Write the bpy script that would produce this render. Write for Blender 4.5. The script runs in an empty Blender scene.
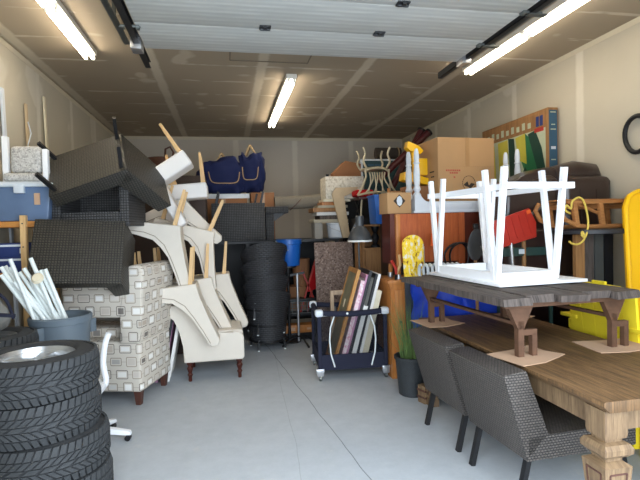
import bpy, bmesh, math, random
from mathutils import Vector, Matrix
random.seed(11)
PI = math.pi
C = bpy.context.scene.collection
V = Vector
# ------------------------------------------------------------------ camera frame
FOC, EYE = 480.0, 1.6
def _n(v): return V(v).normalized()
zc = _n((-0.026, 1, -0.0259)); yc = V((-94, 10, 480)).normalized()
yc = (yc - zc * yc.dot(zc)).normalized(); xc = yc.cross(zc)
if xc[0] < 0: xc = -xc
def at(px, py, Y=None, Z=None, X=None):          # a point of the room on the line of sight of a pixel
    d = V((px - 320, 240 - py, FOC)); r = V((d.dot(xc), d.dot(yc), d.dot(zc)))
    t = Y / r.y if Y is not None else ((Z - EYE) / r.z if Z is not None else X / r.x)
    return r * t + V((0, 0, EYE))
def S(r, g, b):
    f = lambda c: (c / 255 / 12.92) if c / 255 <= .04045 else ((c / 255 + .055) / 1.055) ** 2.4
    return (f(r), f(g), f(b), 1)
# ------------------------------------------------------------------ materials
class N:
    def __init__(s, name):
        s.m = bpy.data.materials.new(name); s.m.use_nodes = True
        s.t = s.m.node_tree; s.t.nodes.clear()
        s.out = s.t.nodes.new('ShaderNodeOutputMaterial')
        s.b = s.t.nodes.new('ShaderNodeBsdfPrincipled')
        s.t.links.new(s.b.outputs[0], s.out.inputs[0])
    def n(s, typ, **k):
        o = s.t.nodes.new('ShaderNode' + typ)
        for a, v in k.items(): setattr(o, a, v)
        return o
    def l(s, a, b): s.t.links.new(a, b)
    def put(s, inp, v):
        if isinstance(v, bpy.types.NodeSocket): s.l(v, inp)
        else: inp.default_value = v
    def math(s, op, a, b=0.0, c=0.0):
        o = s.n('Math', operation=op)
        for i, v in enumerate((a, b, c)): s.put(o.inputs[i], v)
        return o.outputs[0]
    def mix(s, f, a, b):
        o = s.n('MixRGB'); s.put(o.inputs[0], f); s.put(o.inputs[1], a); s.put(o.inputs[2], b)
        return o.outputs[0]
    def coord(s, kind='UV', scale=(1, 1, 1), loc=(0, 0, 0), rot=(0, 0, 0)):
        c = s.n('TexCoord'); m = s.n('Mapping')
        s.l(c.outputs[kind], m.inputs[0])
        m.inputs['Scale'].default_value = scale; m.inputs['Location'].default_value = loc; m.inputs['Rotation'].default_value = rot
        return m.outputs[0]
    def noise(s, vec, sc, det=3, rough=.55):
        o = s.n('TexNoise'); s.l(vec, o.inputs['Vector'])
        o.inputs['Scale'].default_value = sc; o.inputs['Detail'].default_value = det; o.inputs['Roughness'].default_value = rough
        return o.outputs[0]
    def ramp(s, f, stops):
        o = s.n('ValToRGB'); s.l(f, o.inputs[0]); e = o.color_ramp.elements
        while len(e) < len(stops): e.new(.5)
        for i, (p, c) in enumerate(stops): e[i].position = p; e[i].color = c if len(c) == 4 else (*c, 1)
        return o.outputs[0]
    def bump(s, h, st=.3, d=.01):
        o = s.n('Bump'); s.l(h, o.inputs['Height']); o.inputs['Strength'].default_value = st; o.inputs['Distance'].default_value = d
        s.l(o.outputs[0], s.b.inputs['Normal'])
    def col(s, c): s.put(s.b.inputs['Base Color'], c)
    def rough(s, r, metal=0.0, spec=.5):
        s.put(s.b.inputs['Roughness'], r); s.b.inputs['Metallic'].default_value = metal; s.b.inputs['Specular IOR Level'].default_value = spec
def dim(c, k): return (c[0] * k, c[1] * k, c[2] * k, 1)
def plain(name, c, r=.5, metal=0., var=.15, sc=9., spec=.5, bump=0.):
    m = N(name); v = m.coord('Object'); f = m.noise(v, sc, 4)
    m.col(m.mix(f, dim(c, 1 - var), dim(c, 1 + var))); m.rough(r, metal, spec)
    if bump: m.bump(m.noise(v, sc * 8, 3), bump, .005)
    return m.m
def wood(name, c1, c2, r=.5, along=1, sc=1., bump=.15):     # along: UV axis of the grain (0 = u, 1 = v)
    m = N(name); s = [26 * sc, 26 * sc, 1]; s[along] = 1.6 * sc
    v = m.coord('UV', tuple(s)); f = m.noise(v, 1., 6, .65)
    g = m.noise(m.coord('UV', tuple(x * 3 for x in s)), 1.3, 4, .7)
    f2 = m.math('MULTIPLY_ADD', g, .4, m.math('MULTIPLY', f, .7))
    m.col(m.ramp(f2, [(.35, c2), (.68, c1)])); m.rough(r, 0, .35); m.bump(f2, bump, .004)
    return m.m
def wicker(name, c1, c2, w=.03, h=.012, r=.5, bump=.9, off=.5, mor=.26):
    m = N(name); v = m.coord('UV')
    b = m.n('TexBrick'); m.l(v, b.inputs['Vector'])
    b.offset = off; b.inputs['Scale'].default_value = 1; b.inputs['Brick Width'].default_value = w; b.inputs['Row Height'].default_value = h
    b.inputs['Mortar Size'].default_value = h * mor; b.inputs['Mortar Smooth'].default_value = 1.
    b.inputs['Color1'].default_value = c1; b.inputs['Color2'].default_value = dim(c1, .75); b.inputs['Mortar'].default_value = c2
    n = m.noise(m.coord('UV', (60, 160, 1)), 1., 2)
    m.col(m.mix(m.math('MULTIPLY', n, .35), b.outputs[0], c2)); m.rough(r)
    m.bump(m.math('SUBTRACT', 1., b.outputs['Fac']), bump, .004)
    return m.m
def weave(name, c1, c2, sc=.004, r=.9, bump=.4):
    m = N(name); v = m.coord('UV'); k = m.n('TexChecker'); m.l(v, k.inputs[0]); k.inputs['Scale'].default_value = 1 / sc
    n = m.noise(m.coord('UV'), 7., 4)
    m.col(m.mix(n, dim(c1, .93), dim(c1, 1.05))); m.rough(r, 0, .2)
    n2 = m.noise(m.coord('UV', (1 / sc, 1 / sc, 1)), 1., 2)
    m.col(m.mix(m.math('MULTIPLY', n2, .5), m.mix(n, dim(c1, .95), dim(c1, 1.05)), c2)); m.bump(n2, bump, .002)
    return m.m
def speckle(name, cs, sc=60, r=.9):
    m = N(name); v = m.coord('UV'); k = m.n('TexVoronoi'); m.l(v, k.inputs['Vector']); k.inputs['Scale'].default_value = sc
    x = m.n('SeparateXYZ'); m.l(k.outputs['Color'], x.inputs[0])
    m.col(m.ramp(x.outputs[0], [(i / max(1, len(cs) - 1), c) for i, c in enumerate(cs)])); m.rough(r); m.bump(x.outputs[0], .5, .004)
    return m.m
def drywall(name, base, mud, axis, off, step=1.22, cross=None, spots=True):
    m = N(name); v = m.coord('Object'); sp = m.n('SeparateXYZ'); m.l(v, sp.inputs[0])
    n1 = m.noise(v, 1.3, 4); n2 = m.noise(v, 5., 5, .65)
    def band(ax, o, st, w, ragged):
        t = m.math('ADD', sp.outputs[ax], -o)
        t = m.math('ADD', t, m.math('MULTIPLY', m.math('SUBTRACT', n2, .5), ragged))
        fr = m.math('ABSOLUTE', m.math('SUBTRACT', m.math('FRACT', m.math('MULTIPLY_ADD', t, 1 / st, .5)), .5))
        o_ = m.n('MapRange', interpolation_type='SMOOTHSTEP'); m.l(fr, o_.inputs[0])
        o_.inputs[1].default_value = w / st; o_.inputs[2].default_value = w * .45 / st; o_.inputs[3].default_value = 0; o_.inputs[4].default_value = 1
        return o_.outputs[0]
    f = m.math('MULTIPLY', band(axis, off, step, .075, .05), m.math('MULTIPLY_ADD', n1, .8, .35))
    if cross is not None:                                     # rows of mudded screws across the sheets
        ax, o, st = cross
        dash = m.n('MapRange'); m.l(m.noise(m.coord('Object', tuple((7. if ax == 0 else 2.2) if i == 0 else ((7. if ax == 1 else 2.2) if i == 1 else 2.2) for i in range(3))), 1., 2), dash.inputs[0])
        dash.inputs[1].default_value = .5; dash.inputs[2].default_value = .58
        f = m.math('MAXIMUM', f, m.math('MULTIPLY', m.math('MULTIPLY', band(ax, o, st, .035, .02), dash.outputs[0]), .7))
    if spots:
        b = m.n('MapRange'); m.l(m.noise(v, 1.7, 2, .4), b.inputs[0]); b.inputs[1].default_value = .66; b.inputs[2].default_value = .7
        f = m.math('MAXIMUM', f, m.math('MULTIPLY', b.outputs[0], .5))
    m.col(m.mix(f, m.mix(n1, dim(base, .92), dim(base, 1.08)), mud)); m.rough(.85, 0, .2); m.bump(n2, .08, .01)
    return m.m
def retro(name):                                              # rows of nested rounded rectangles in greys and browns
    m = N(name); v = m.coord('UV'); sp = m.n('SeparateXYZ'); m.l(v, sp.inputs[0])
    CW, CH = .15, .118
    row = m.math('FLOOR', m.math('DIVIDE', sp.outputs[1], CH))
    u = m.math('ADD', m.math('DIVIDE', sp.outputs[0], CW), m.math('MULTIPLY', row, .37)); w = m.math('DIVIDE', sp.outputs[1], CH)
    cx = m.n('CombineXYZ'); m.l(m.math('FLOOR', u), cx.inputs[0]); m.l(row, cx.inputs[1])
    wn = m.n('TexWhiteNoise', noise_dimensions='2D'); m.l(cx.outputs[0], wn.inputs['Vector'])
    ws = m.n('SeparateXYZ'); m.l(wn.outputs['Color'], ws.inputs[0])
    a = m.math('MULTIPLY', m.math('ABSOLUTE', m.math('SUBTRACT', m.math('FRACT', u), .5)), CW)
    b = m.math('MULTIPLY', m.math('ABSOLUTE', m.math('SUBTRACT', m.math('FRACT', w), .5)), CH)
    hx = m.math('MULTIPLY_ADD', ws.outputs[0], .016, .044); hy = m.math('MULTIPLY_ADD', ws.outputs[1], .012, .036)
    R = .014
    qx = m.math('MAXIMUM', m.math('ADD', m.math('SUBTRACT', a, hx), R), 0.); qy = m.math('MAXIMUM', m.math('ADD', m.math('SUBTRACT', b, hy), R), 0.)
    rx = m.math('ADD', m.math('SUBTRACT', a, hx), R); ry = m.math('ADD', m.math('SUBTRACT', b, hy), R)
    ins = m.math('MINIMUM', m.math('MAXIMUM', rx, ry), 0.)
    d = m.math('ADD', ins, m.math('SUBTRACT', m.math('SQRT', m.math('ADD', m.math('MULTIPLY', qx, qx), m.math('MULTIPLY', qy, qy))), R))
    inner = m.math('LESS_THAN', d, -.018); ring = m.math('MULTIPLY', m.math('LESS_THAN', d, 0.), m.math('GREATER_THAN', d, -.007))
    link = m.math('LESS_THAN', b, .003)
    bg = S(206, 198, 186)
    cin = m.ramp(ws.outputs[2], [(0, S(112, 104, 98)), (.3, S(236, 233, 228)), (.62, S(176, 160, 144)), (.82, S(238, 236, 232))])
    crg = m.ramp(ws.outputs[0], [(0, S(98, 92, 88)), (.5, S(160, 146, 130)), (.9, S(120, 112, 106))])
    c = m.mix(m.math('MULTIPLY', link, .5), bg, S(150, 136, 122)); c = m.mix(m.math('LESS_THAN', d, 0.), c, bg)
    c = m.mix(ring, c, crg); c = m.mix(inner, c, cin)
    m.col(c); m.rough(.9, 0, .2); m.bump(m.noise(m.coord('UV', (400, 400, 1)), 1.), .2, .002)
    return m.m
def emit(name, c, st):
    m = N(name); m.b.inputs['Emission Color'].default_value = c; m.b.inputs['Emission Strength'].default_value = st; m.col((.8, .8, .8, 1))
    return m.m
def mesh_net(name, c, alpha):
    m = N(name); m.col(c); m.rough(.9); t = m.n('BsdfTransparent'); x = m.n('MixShader'); x.inputs[0].default_value = alpha
    m.l(t.outputs[0], x.inputs[1]); m.l(m.b.outputs[0], x.inputs[2]); m.l(x.outputs[0], m.out.inputs[0]); return m.m
# ------------------------------------------------------------------ mesh builder
def basis(o, x, z):                                           # matrix: local x along x, local z towards z
    x = V(x).normalized(); z = V(z); z = (z - x * z.dot(x)).normalized(); y = z.cross(x)
    M = Matrix((x, y, z)).transposed().to_4x4(); M.translation = V(o); return M
def RZ(a): return Matrix.Rotation(a, 4, 'Z')
def RY(a): return Matrix.Rotation(a, 4, 'Y')
def RX(a): return Matrix.Rotation(a, 4, 'X')
def T(*a): return Matrix.Translation(V(a))
class MB:
    def __init__(s): s.bm = bmesh.new(); s.cyl_uv = False
    def poly(s, vs, fs, M=None):
        vv = [s.bm.verts.new((M @ V(v)) if M else v) for v in vs]; out = []
        for f in fs:
            try: out.append(s.bm.faces.new([vv[i] for i in f]))
            except ValueError: pass
        return out
    def bev(s, faces, w, seg=2):
        if w:
            es = list({e for f in faces for e in f.edges})
            bmesh.ops.bevel(s.bm, geom=es, offset=w, segments=seg, profile=.6, affect='EDGES', clamp_overlap=True)
    def box(s, c, d, M=None, b=0., seg=2):
        x, y, z = d[0] / 2, d[1] / 2, d[2] / 2
        vs = [V((i * x, j * y, k * z)) + V(c) for i in (-1, 1) for j in (-1, 1) for k in (-1, 1)]
        s.bev(s.poly(vs, [(0, 1, 3, 2), (4, 6, 7, 5), (0, 4, 5, 1), (2, 3, 7, 6), (0, 2, 6, 4), (1, 5, 7, 3)], M), b, seg); return s
    def b2(s, lo, hi, M=None, b=0., seg=2):
        lo, hi = V(lo), V(hi); return s.box((lo + hi) / 2, hi - lo, M, b, seg)
    def bar(s, p, q, w, h=None, up=(0, 0, 1), b=0., w2=None, M=None):        # rectangular bar p->q, optional taper
        p, q = V(p), V(q); z = (q - p); L = z.length; z.normalize(); u = V(up)
        if abs(z.dot(u)) > .98: u = V((0, 1, 0))
        x = z.cross(u).normalized(); y = z.cross(x); h = h or w; k = (w2 / w) if w2 else 1
        vs = [o + x * (i * w / 2 * f) + y * (j * h / 2 * f) for o, f in ((p, 1), (q, k)) for i, j in ((-1, -1), (1, -1), (1, 1), (-1, 1))]
        s.bev(s.poly(vs, [(3, 2, 1, 0), (4, 5, 6, 7), (0, 1, 5, 4), (1, 2, 6, 5), (2, 3, 7, 6), (3, 0, 4, 7)], M), b); return s
    def tube(s, pts, r, n=8, closed=False, M=None, radii=None):
        pts = [V(p) for p in pts]; rings = []; m = len(pts); prev = None
        for i, p in enumerate(pts):
            a = pts[(i - 1) % m] if (closed or i) else p; b = pts[(i + 1) % m] if (closed or i < m - 1) else p
            t = (b - a).normalized()
            if prev is None: u = t.orthogonal().normalized()
            else: u = (prev - t * prev.dot(t)).normalized()
            prev = u; w = t.cross(u); rr = radii[i] if radii else r
            rings.append([s.bm.verts.new((M @ (p + u * math.cos(2 * PI * k / n) * rr + w * math.sin(2 * PI * k / n) * rr)) if M else (p + u * math.cos(2 * PI * k / n) * rr + w * math.sin(2 * PI * k / n) * rr)) for k in range(n)])
        for i in range(m if closed else m - 1):
            a, b = rings[i], rings[(i + 1) % m]
            for k in range(n): s.bm.faces.new((a[k], a[(k + 1) % n], b[(k + 1) % n], b[k]))
        if not closed: s.bm.faces.new(rings[0][::-1]); s.bm.faces.new(rings[-1])
        return s
    def cyl(s, p, q, r, r2=None, n=16, M=None): return s.tube([p, q], r, n, M=M, radii=[r, r if r2 is None else r2])
    def lathe(s, prof, n=24, M=None, cap=True):
        rings = []
        for r, z in prof:
            rings.append([s.bm.verts.new((M @ V((r * math.cos(2 * PI * k / n), r * math.sin(2 * PI * k / n), z))) if M else (r * math.cos(2 * PI * k / n), r * math.sin(2 * PI * k / n), z)) for k in range(n)])
        for a, b in zip(rings, rings[1:]):
            for k in range(n): s.bm.faces.new((a[k], a[(k + 1) % n], b[(k + 1) % n], b[k]))
        if cap:
            if prof[0][0] > 1e-4: s.bm.faces.new(rings[0][::-1])
            if prof[-1][0] > 1e-4: s.bm.faces.new(rings[-1])
        bmesh.ops.remove_doubles(s.bm, verts=[v for q in rings for v in q], dist=1e-5)
        return s
    def prism(s, poly, y0, y1, M=None, b=0., seg=2):          # (x, z) outline extruded along y
        n = len(poly); vs = [(x, y0, z) for x, z in poly] + [(x, y1, z) for x, z in poly]
        fs = [tuple(range(n)), tuple(range(2 * n - 1, n - 1, -1))] + [(i, i + n, (i + 1) % n + n, (i + 1) % n) for i in range(n)]
        s.bev(s.poly(vs, fs, M), b, seg); return s
    def sphere(s, c, d, M=None, n=16, lump=0., seed=0):
        q = bmesh.ops.create_uvsphere(s.bm, u_segments=n, v_segments=max(6, n // 2), radius=.5)['verts']; rr = random.Random(seed)
        ph = [rr.uniform(0, 6) for _ in range(6)]
        for v in q:
            p = v.co.copy(); k = 1 + lump * (math.sin(9 * p.x + ph[0]) * math.sin(8 * p.y + ph[1]) + math.sin(11 * p.z + ph[2]) * .6)
            p = V((p.x * d[0] * k, p.y * d[1] * k, p.z * d[2] * k)) + V(c); v.co = (M @ p) if M else p
        return s
    def build(s, name, mat, parent=None, ang=35, cyl=None, shift=None):
        bm = s.bm
        bmesh.ops.recalc_face_normals(bm, faces=bm.faces); uv = bm.loops.layers.uv.new('uv')
        for f in bm.faces:
            f.smooth = True; n = f.normal; a = max(range(3), key=lambda i: abs(n[i]))
            for lp in f.loops:
                c = lp.vert.co
                if cyl: 
                    th = math.atan2(c.y, c.x); tc = math.atan2(f.calc_center_median().y, f.calc_center_median().x)
                    if th - tc > PI: th -= 2 * PI
                    if tc - th > PI: th += 2 * PI
                    lp[uv].uv = (th * cyl, c.z) if a != 2 else (c.x, c.y)
                else: lp[uv].uv = ((c.y, c.z), (c.x, c.z), (c.x, c.y))[a]
        for e in bm.edges:
            if len(e.link_faces) != 2 or e.calc_face_angle(0) > math.radians(ang): e.smooth = False
        me = bpy.data.meshes.new(name); bm.to_mesh(me); bm.free(); me.materials.append(mat)
        o = bpy.data.objects.new(name, me); C.objects.link(o)
        if parent: o.parent = parent
        return o
def tag(o, label, cat, group=None, kind=None):
    o['label'] = label; o['category'] = cat
    if group: o['group'] = group
    if kind: o['kind'] = kind
    return o
def thing(name, label, cat, loc=(0, 0, 0), rz=0., group=None, M=None):
    o = bpy.data.objects.new(name, None); o.empty_display_size = .1; C.objects.link(o)
    o.matrix_world = M if M is not None else T(*loc) @ RZ(rz)
    return tag(o, label, cat, group)
def cr(pts, n=5, closed=False):                               # smooth curve through points
    P = [V(p) for p in pts]; out = []; m = len(P)
    for i in range(m if closed else m - 1):
        g = lambda j: P[j % m] if closed else P[max(0, min(m - 1, j))]
        a, b, c, d = g(i - 1), g(i), g(i + 1), g(i + 2)
        for k in range(n):
            t = k / n; out.append(.5 * (2 * b + (c - a) * t + (2 * a - 5 * b + 4 * c - d) * t * t + (3 * b - a - 3 * c + d) * t ** 3))
    if not closed: out.append(P[-1])
    return out
def one(mb, name, mat, label, cat, loc=(0, 0, 0), rz=0., group=None, M=None, **k):   # a thing that is a single mesh
    o = mb.build(name, mat, **k); o.matrix_world = M if M is not None else T(*loc) @ RZ(rz); return tag(o, label, cat, group)
def struct(mb, name, mat, parent=None, **k):
    o = mb.build(name, mat, parent, **k); o['kind'] = 'structure'; return o
def dup(r, label=None, M=None, group=None):
    def rec(o, par):
        c = o.copy(); C.objects.link(c); c.parent = par
        for ch in [x for x in bpy.data.objects if x.parent == o]: rec(ch, c)
        return c
    kids = {}
    c = r.copy(); C.objects.link(c)
    for ch in list(r.children): rec(ch, c)
    if label: c['label'] = label
    if M is not None: c.matrix_world = M
    if group: c['group'] = group
    return c
# ------------------------------------------------------------------ palette
M_ = {}
def pal():
    m = M_
    m['black_wicker'] = wicker('black_wicker', S(86, 86, 87), S(4, 4, 5), .024, .024, off=0., mor=.3)
    m['brown_wicker'] = wicker('dark_brown_wicker', S(76, 72, 63), S(5, 4, 4), .023, .023, off=0., mor=.3)
    m['grey_wicker'] = wicker('grey_wicker', S(106, 98, 92), S(10, 9, 9), .021, .015, mor=.28)
    m['barrel_wicker'] = wicker('barrel_wicker', S(70, 71, 75), S(3, 3, 4), .06, .026, .4)
    m['black_metal'] = plain('black_metal', S(30, 30, 32), .45, .3)
    m['dark_metal'] = plain('dark_metal', S(62, 63, 65), .45, .6)
    m['galv'] = plain('galvanised_steel', S(112, 116, 114), .45, .7)
    m['silver'] = plain('silver_metal', S(190, 192, 196), .3, .8)
    m['linen'] = weave('ivory_linen', S(222, 214, 202), S(188, 178, 164))
    m['white_linen'] = weave('white_linen', S(236, 232, 228), S(206, 200, 194))
    m['trim_nail'] = plain('nailhead_trim', S(150, 138, 122), .5, .3)
    m['pine'] = wood('pale_pine', S(222, 186, 134), S(190, 148, 96), .5)
    m['driftwood'] = wood('washed_wood', S(188, 164, 138), S(140, 114, 90), .6)
    m['shelf_pine'] = wood('orange_pine', S(206, 146, 78), S(168, 106, 48), .45, 0)
    m['mahogany'] = plain('dark_mahogany', S(70, 28, 18), .3)
    m['retro'] = retro('retro_fabric')
    m['dark_leg'] = wood('dark_brown_leg', S(92, 58, 48), S(62, 38, 32), .4)
    m['rubber'] = plain('tyre_rubber', S(44, 45, 47), .8, 0, .25, 14)
    m['alloy'] = plain('alloy_rim', S(196, 198, 200), .3, .85)
    m['bin_grey'] = plain('slate_plastic', S(98, 110, 120), .5, 0, .06)
    m['white_plastic'] = plain('white_plastic', S(226, 232, 232), .4, 0, .04)
    m['rod'] = plain('white_tube', S(228, 234, 232), .4, 0, .05)
    m['card'] = plain('cardboard', S(176, 138, 96), .85, 0, .07, 5)
    m['card_dark'] = plain('brown_cardboard', S(150, 104, 70), .85, 0, .1, 5)
    m['card_pink'] = plain('pale_cardboard', S(190, 156, 128), .9, 0, .06, 6)
    m['tape'] = plain('packing_tape', S(168, 128, 84), .35, 0, .05)
    m['ink_red'] = plain('red_ink', S(176, 84, 64), .8); m['ink'] = plain('black_ink', S(52, 42, 34), .8)
    m['blue'] = plain('blue_plastic', S(24, 92, 176), .4, 0, .08); m['tarp'] = plain('blue_tarp', S(20, 62, 190), .45, 0, .2, 12)
    m['navy'] = weave('navy_canvas', S(36, 44, 84), S(18, 22, 50)); m['navy_pen'] = weave('navy_nylon', S(44, 46, 62), S(24, 26, 38))
    m['navy_box'] = plain('navy_card', S(30, 52, 110), .6)
    m['tote'] = plain('blue_tote_plastic', S(92, 114, 146), .25, 0, .2, 5, .6); m['lid'] = plain('clear_white_lid', S(204, 212, 220), .3)
    m['boucle'] = speckle('grey_boucle', [S(150, 148, 144), S(206, 204, 200), S(176, 174, 170)], 90)
    m['white'] = plain('white_paint', S(240, 242, 246), .4, 0, .02); m['grey_white'] = plain('pale_grey_paint', S(206, 212, 220), .45, 0, .05)
    m['red'] = plain('red_plastic', S(172, 42, 30), .4, 0, .1); m['red_cloth'] = weave('red_cloth', S(184, 26, 30), S(130, 14, 18))
    m['leather'] = plain('brown_leather', S(48, 32, 28), .28, 0, .25, 4, .7, .25)
    m['yellow'] = plain('yellow_paint', S(232, 208, 44), .5, 0, .06); m['amber'] = plain('amber_plastic', S(248, 190, 10), .35, 0, .04)
    m['maroon'] = plain('maroon_vinyl', S(72, 22, 26), .4); m['orange'] = plain('orange_plastic', S(226, 96, 40), .5)
    m['teak'] = wood('red_brown_veneer', S(186, 98, 54), S(142, 68, 34), .35, 1); m['teak_dark'] = wood('dark_veneer', S(96, 42, 26), S(60, 24, 16), .4, 1)
    m['honey'] = wood('honey_wood', S(196, 130, 70), S(160, 98, 48), .4, 1); m['tan_wood'] = wood('tan_wood', S(160, 118, 74), S(124, 86, 52), .55, 1)
    m['table_wood'] = wood('weathered_oak', S(122, 92, 60), S(36, 26, 18), .6, 1, 1.3, .5)
    m['table_wood_u'] = wood('weathered_oak_leg', S(138, 113, 84), S(70, 52, 38), .6, 1, 1.6, .4)
    m['old_plank'] = wood('old_dark_plank', S(98, 88, 82), S(30, 25, 24), .75, 1, 1.2, 1.)
    m['rust'] = plain('rusty_iron', S(94, 66, 48), .7, .2, .5, 16); m['sled'] = wood('sled_ash', S(178, 124, 74), S(134, 84, 44), .5, 0)
    m['rope'] = plain('yellow_rope', S(214, 186, 84), .7)
    m['charcoal'] = plain('charcoal_enamel', S(72, 74, 76), .4, .2); m['lamp_in'] = plain('lamp_inner_white', S(232, 232, 226), .5)
    m['aluminium'] = plain('cream_cast_metal', S(184, 172, 144), .5, .2)
    m['pot'] = wicker('dark_pot_weave', S(58, 64, 68), S(28, 30, 33), .02, .012, .5, .5); m['grass'] = plain('grass_green', S(96, 122, 66), .6, 0, .5, 20)
    m['marble'] = speckle('pale_terrazzo', [S(206, 198, 180), S(224, 218, 204), S(184, 174, 154)], 40)
    m['speckled'] = speckle('speckled_underlay', [S(86, 70, 64), S(140, 120, 110), S(110, 92, 84), S(160, 142, 132)], 55)
    m['beige'] = plain('beige_board', S(190, 168, 136), .8); m['carpet'] = weave('grey_carpet_back', S(132, 126, 114), S(92, 86, 76), .02)
    m['gold'] = wood('gold_frame', S(196, 142, 72), S(150, 98, 42), .4, 1); m['frame_black'] = plain('black_frame', S(34, 34, 40), .5)
    m['canvas_white'] = plain('white_canvas', S(236, 234, 230), .8, 0, .04); m['pink'] = speckle('pink_print', [S(232, 190, 202), S(240, 226, 228), S(214, 150, 170)], 50)
    m['cream'] = plain('cream_edge', S(222, 212, 186), .8); m['mauve'] = plain('mauve_print', S(190, 140, 170), .8)
    m['art'] = plain('landscape_print', S(120, 118, 96), .6, 0, .5, 6); m['brown_dark'] = plain('dark_brown_wardrobe', S(52, 36, 28), .6)
    m['wire'] = plain('grey_wire', S(96, 98, 98), .5, .5); m['teal'] = plain('dark_teal_print', S(34, 70, 78), .5)
    m['tvblue'] = plain('slate_blue_print', S(46, 84, 108), .6); m['leaf'] = plain('green_print', S(40, 110, 70), .6); m['lime'] = plain('yellow_print', S(196, 184, 66), .6)
    m['pale_print'] = plain('pale_green_print', S(176, 186, 160), .6); m['dkgreen'] = plain('dark_green_print', S(22, 60, 48), .6)
    m['brown_basket'] = wicker('brown_basket_weave', S(104, 58, 34), S(50, 26, 16), .02, .01)
    m['concrete_block'] = plain('grey_block', S(150, 146, 138), .9); m['net'] = mesh_net('black_netting', S(24, 25, 36), .2)
    m['scraped'] = scraped(); m['black_board'] = plain('black_board_base', S(44, 48, 50), .5, 0, .4, 10)
    m['grey_shell'] = plain('grey_shell_plastic', S(128, 128, 126), .5, 0, .05); m['olive'] = plain('olive_plastic', S(40, 66, 62), .5)
    m['grey_board'] = plain('grey_offcut', S(168, 160, 140), .8); m['tread'] = plain('tread_rubber', S(54, 56, 58), .75, 0, .25, 30)
    m['tan_bag'] = weave('tan_webbing', S(182, 156, 118), S(140, 116, 84)); m['dark_weave'] = weave('dark_plaid_cloth', S(78, 70, 64), S(40, 36, 34), .02)
    m['door_skin'] = door_skin(); m['floor'] = floor_mat()
    m['tube'] = emit('fluorescent_tube', (1, .88, .70, 1), 24.)
    m['housing'] = plain('white_enamel', S(216, 214, 206), .4, 0, .03)
def scraped():
    m = N('scraped_yellow'); v = m.coord('Object', (14, 14, 7)); n = m.noise(v, 1.6, 5, .65)
    m.col(m.ramp(n, [(.38, S(110, 56, 30)), (.42, S(236, 196, 40)), (.53, S(240, 206, 60)), (.57, S(226, 220, 206))])); m.rough(.5); return m.m
def door_skin():
    m = N('white_door_skin'); v = m.coord('Object', (3., 15, 15)); n = m.noise(v, 1., 2, .5)
    k = m.n('MapRange'); m.l(n, k.inputs[0]); k.inputs[1].default_value = .45; k.inputs[2].default_value = .6
    sp = m.n('SeparateXYZ'); m.l(m.coord('Object'), sp.inputs[0]); rb = m.math('MULTIPLY_ADD', m.math('SINE', m.math('MULTIPLY', sp.outputs[1], 2 * PI / .067)), .5, .5)
    h = m.math('MULTIPLY', rb, m.math('MULTIPLY_ADD', k.outputs[0], .6, .4))
    m.col(m.mix(h, S(186, 187, 183), S(206, 207, 202))); m.rough(.5); m.bump(h, .14, .008); return m.m
def floor_mat():
    m = N('grey_concrete'); v = m.coord('Object'); n1 = m.noise(v, 1.1, 5, .6); n2 = m.noise(v, 7., 6, .7); n3 = m.noise(v, 60., 3, .6)
    c = m.mix(n1, S(174, 180, 187), S(196, 201, 206)); c = m.mix(m.math('MULTIPLY', n2, .6), c, S(138, 145, 152)); c = m.mix(m.math('MULTIPLY', n3, .22), c, S(208, 212, 214))
    b = m.n('MapRange'); m.l(m.noise(v, 2.6, 5, .7), b.inputs[0]); b.inputs[1].default_value = .61; b.inputs[2].default_value = .7
    c = m.mix(m.math('MULTIPLY', b.outputs[0], .45), c, S(200, 198, 192))
    sp = m.n('SeparateXYZ'); m.l(v, sp.inputs[0])
    def crack(p, q, w, k):                                     # dark hairline from p to q (x, y)
        dx, dy = q[0] - p[0], q[1] - p[1]; L = math.hypot(dx, dy); nx, ny = dy / L, -dx / L
        d = m.math('ADD', m.math('MULTIPLY', m.math('ADD', sp.outputs[0], -p[0]), nx), m.math('MULTIPLY', m.math('ADD', sp.outputs[1], -p[1]), ny))
        d = m.math('ADD', d, m.math('MULTIPLY', m.math('SUBTRACT', m.noise(v, .8, 3, .5), .5), .12)); return m.math('MULTIPLY', m.math('LESS_THAN', m.math('ABSOLUTE', d), w), k)
    p, q = at(272, 352, Z=0), at(372, 480, Z=0)
    c = m.mix(crack(p, q, .004, .6), c, S(58, 60, 62))
    p, q = at(285, 400, Z=0), at(300, 470, Z=0); c = m.mix(crack(p, q, .003, .22), c, S(80, 82, 84))
    m.col(c); m.rough(m.math('MULTIPLY_ADD', n2, .3, .5), 0, .35); m.bump(n3, .12, .004); return m.m
pal()
# ------------------------------------------------------------------ the setting
XL, XR, YB, YF, ZC = -2.06, 3.86, 10.05, 1.1, 3.5
DB, DM = S(188, 180, 162), S(214, 208, 194)
struct(MB().b2((XL - 1.5, -2.5, -.12), (XR + 1.5, YB + .15, 0)), 'floor', M_['floor'])
struct(MB().b2((XL - .15, YF - .15, ZC), (XR + .15, YB + .15, ZC + .12)), 'ceiling', drywall('ceiling_drywall', S(166, 152, 132), S(212, 202, 182), 0, .47, 1.22, (1, .2, .61)))
struct(MB().b2((XL - .12, YF, 0), (XL, YB, ZC)), 'wall_left', drywall('left_drywall', DB, DM, 1, 1.15))
struct(MB().b2((XR, YF, 0), (XR + .12, YB, ZC)), 'wall_right', drywall('right_drywall', DB, DM, 1, 1.0))
struct(MB().b2((XL - .12, YB, 0), (XR + .12, YB + .12, ZC)), 'wall_back', drywall('back_drywall', S(192, 184, 172), DM, 0, .25, 1.22, None, False))
OX0, OX1, OZ = -1.0, 2.65, 2.75
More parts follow.
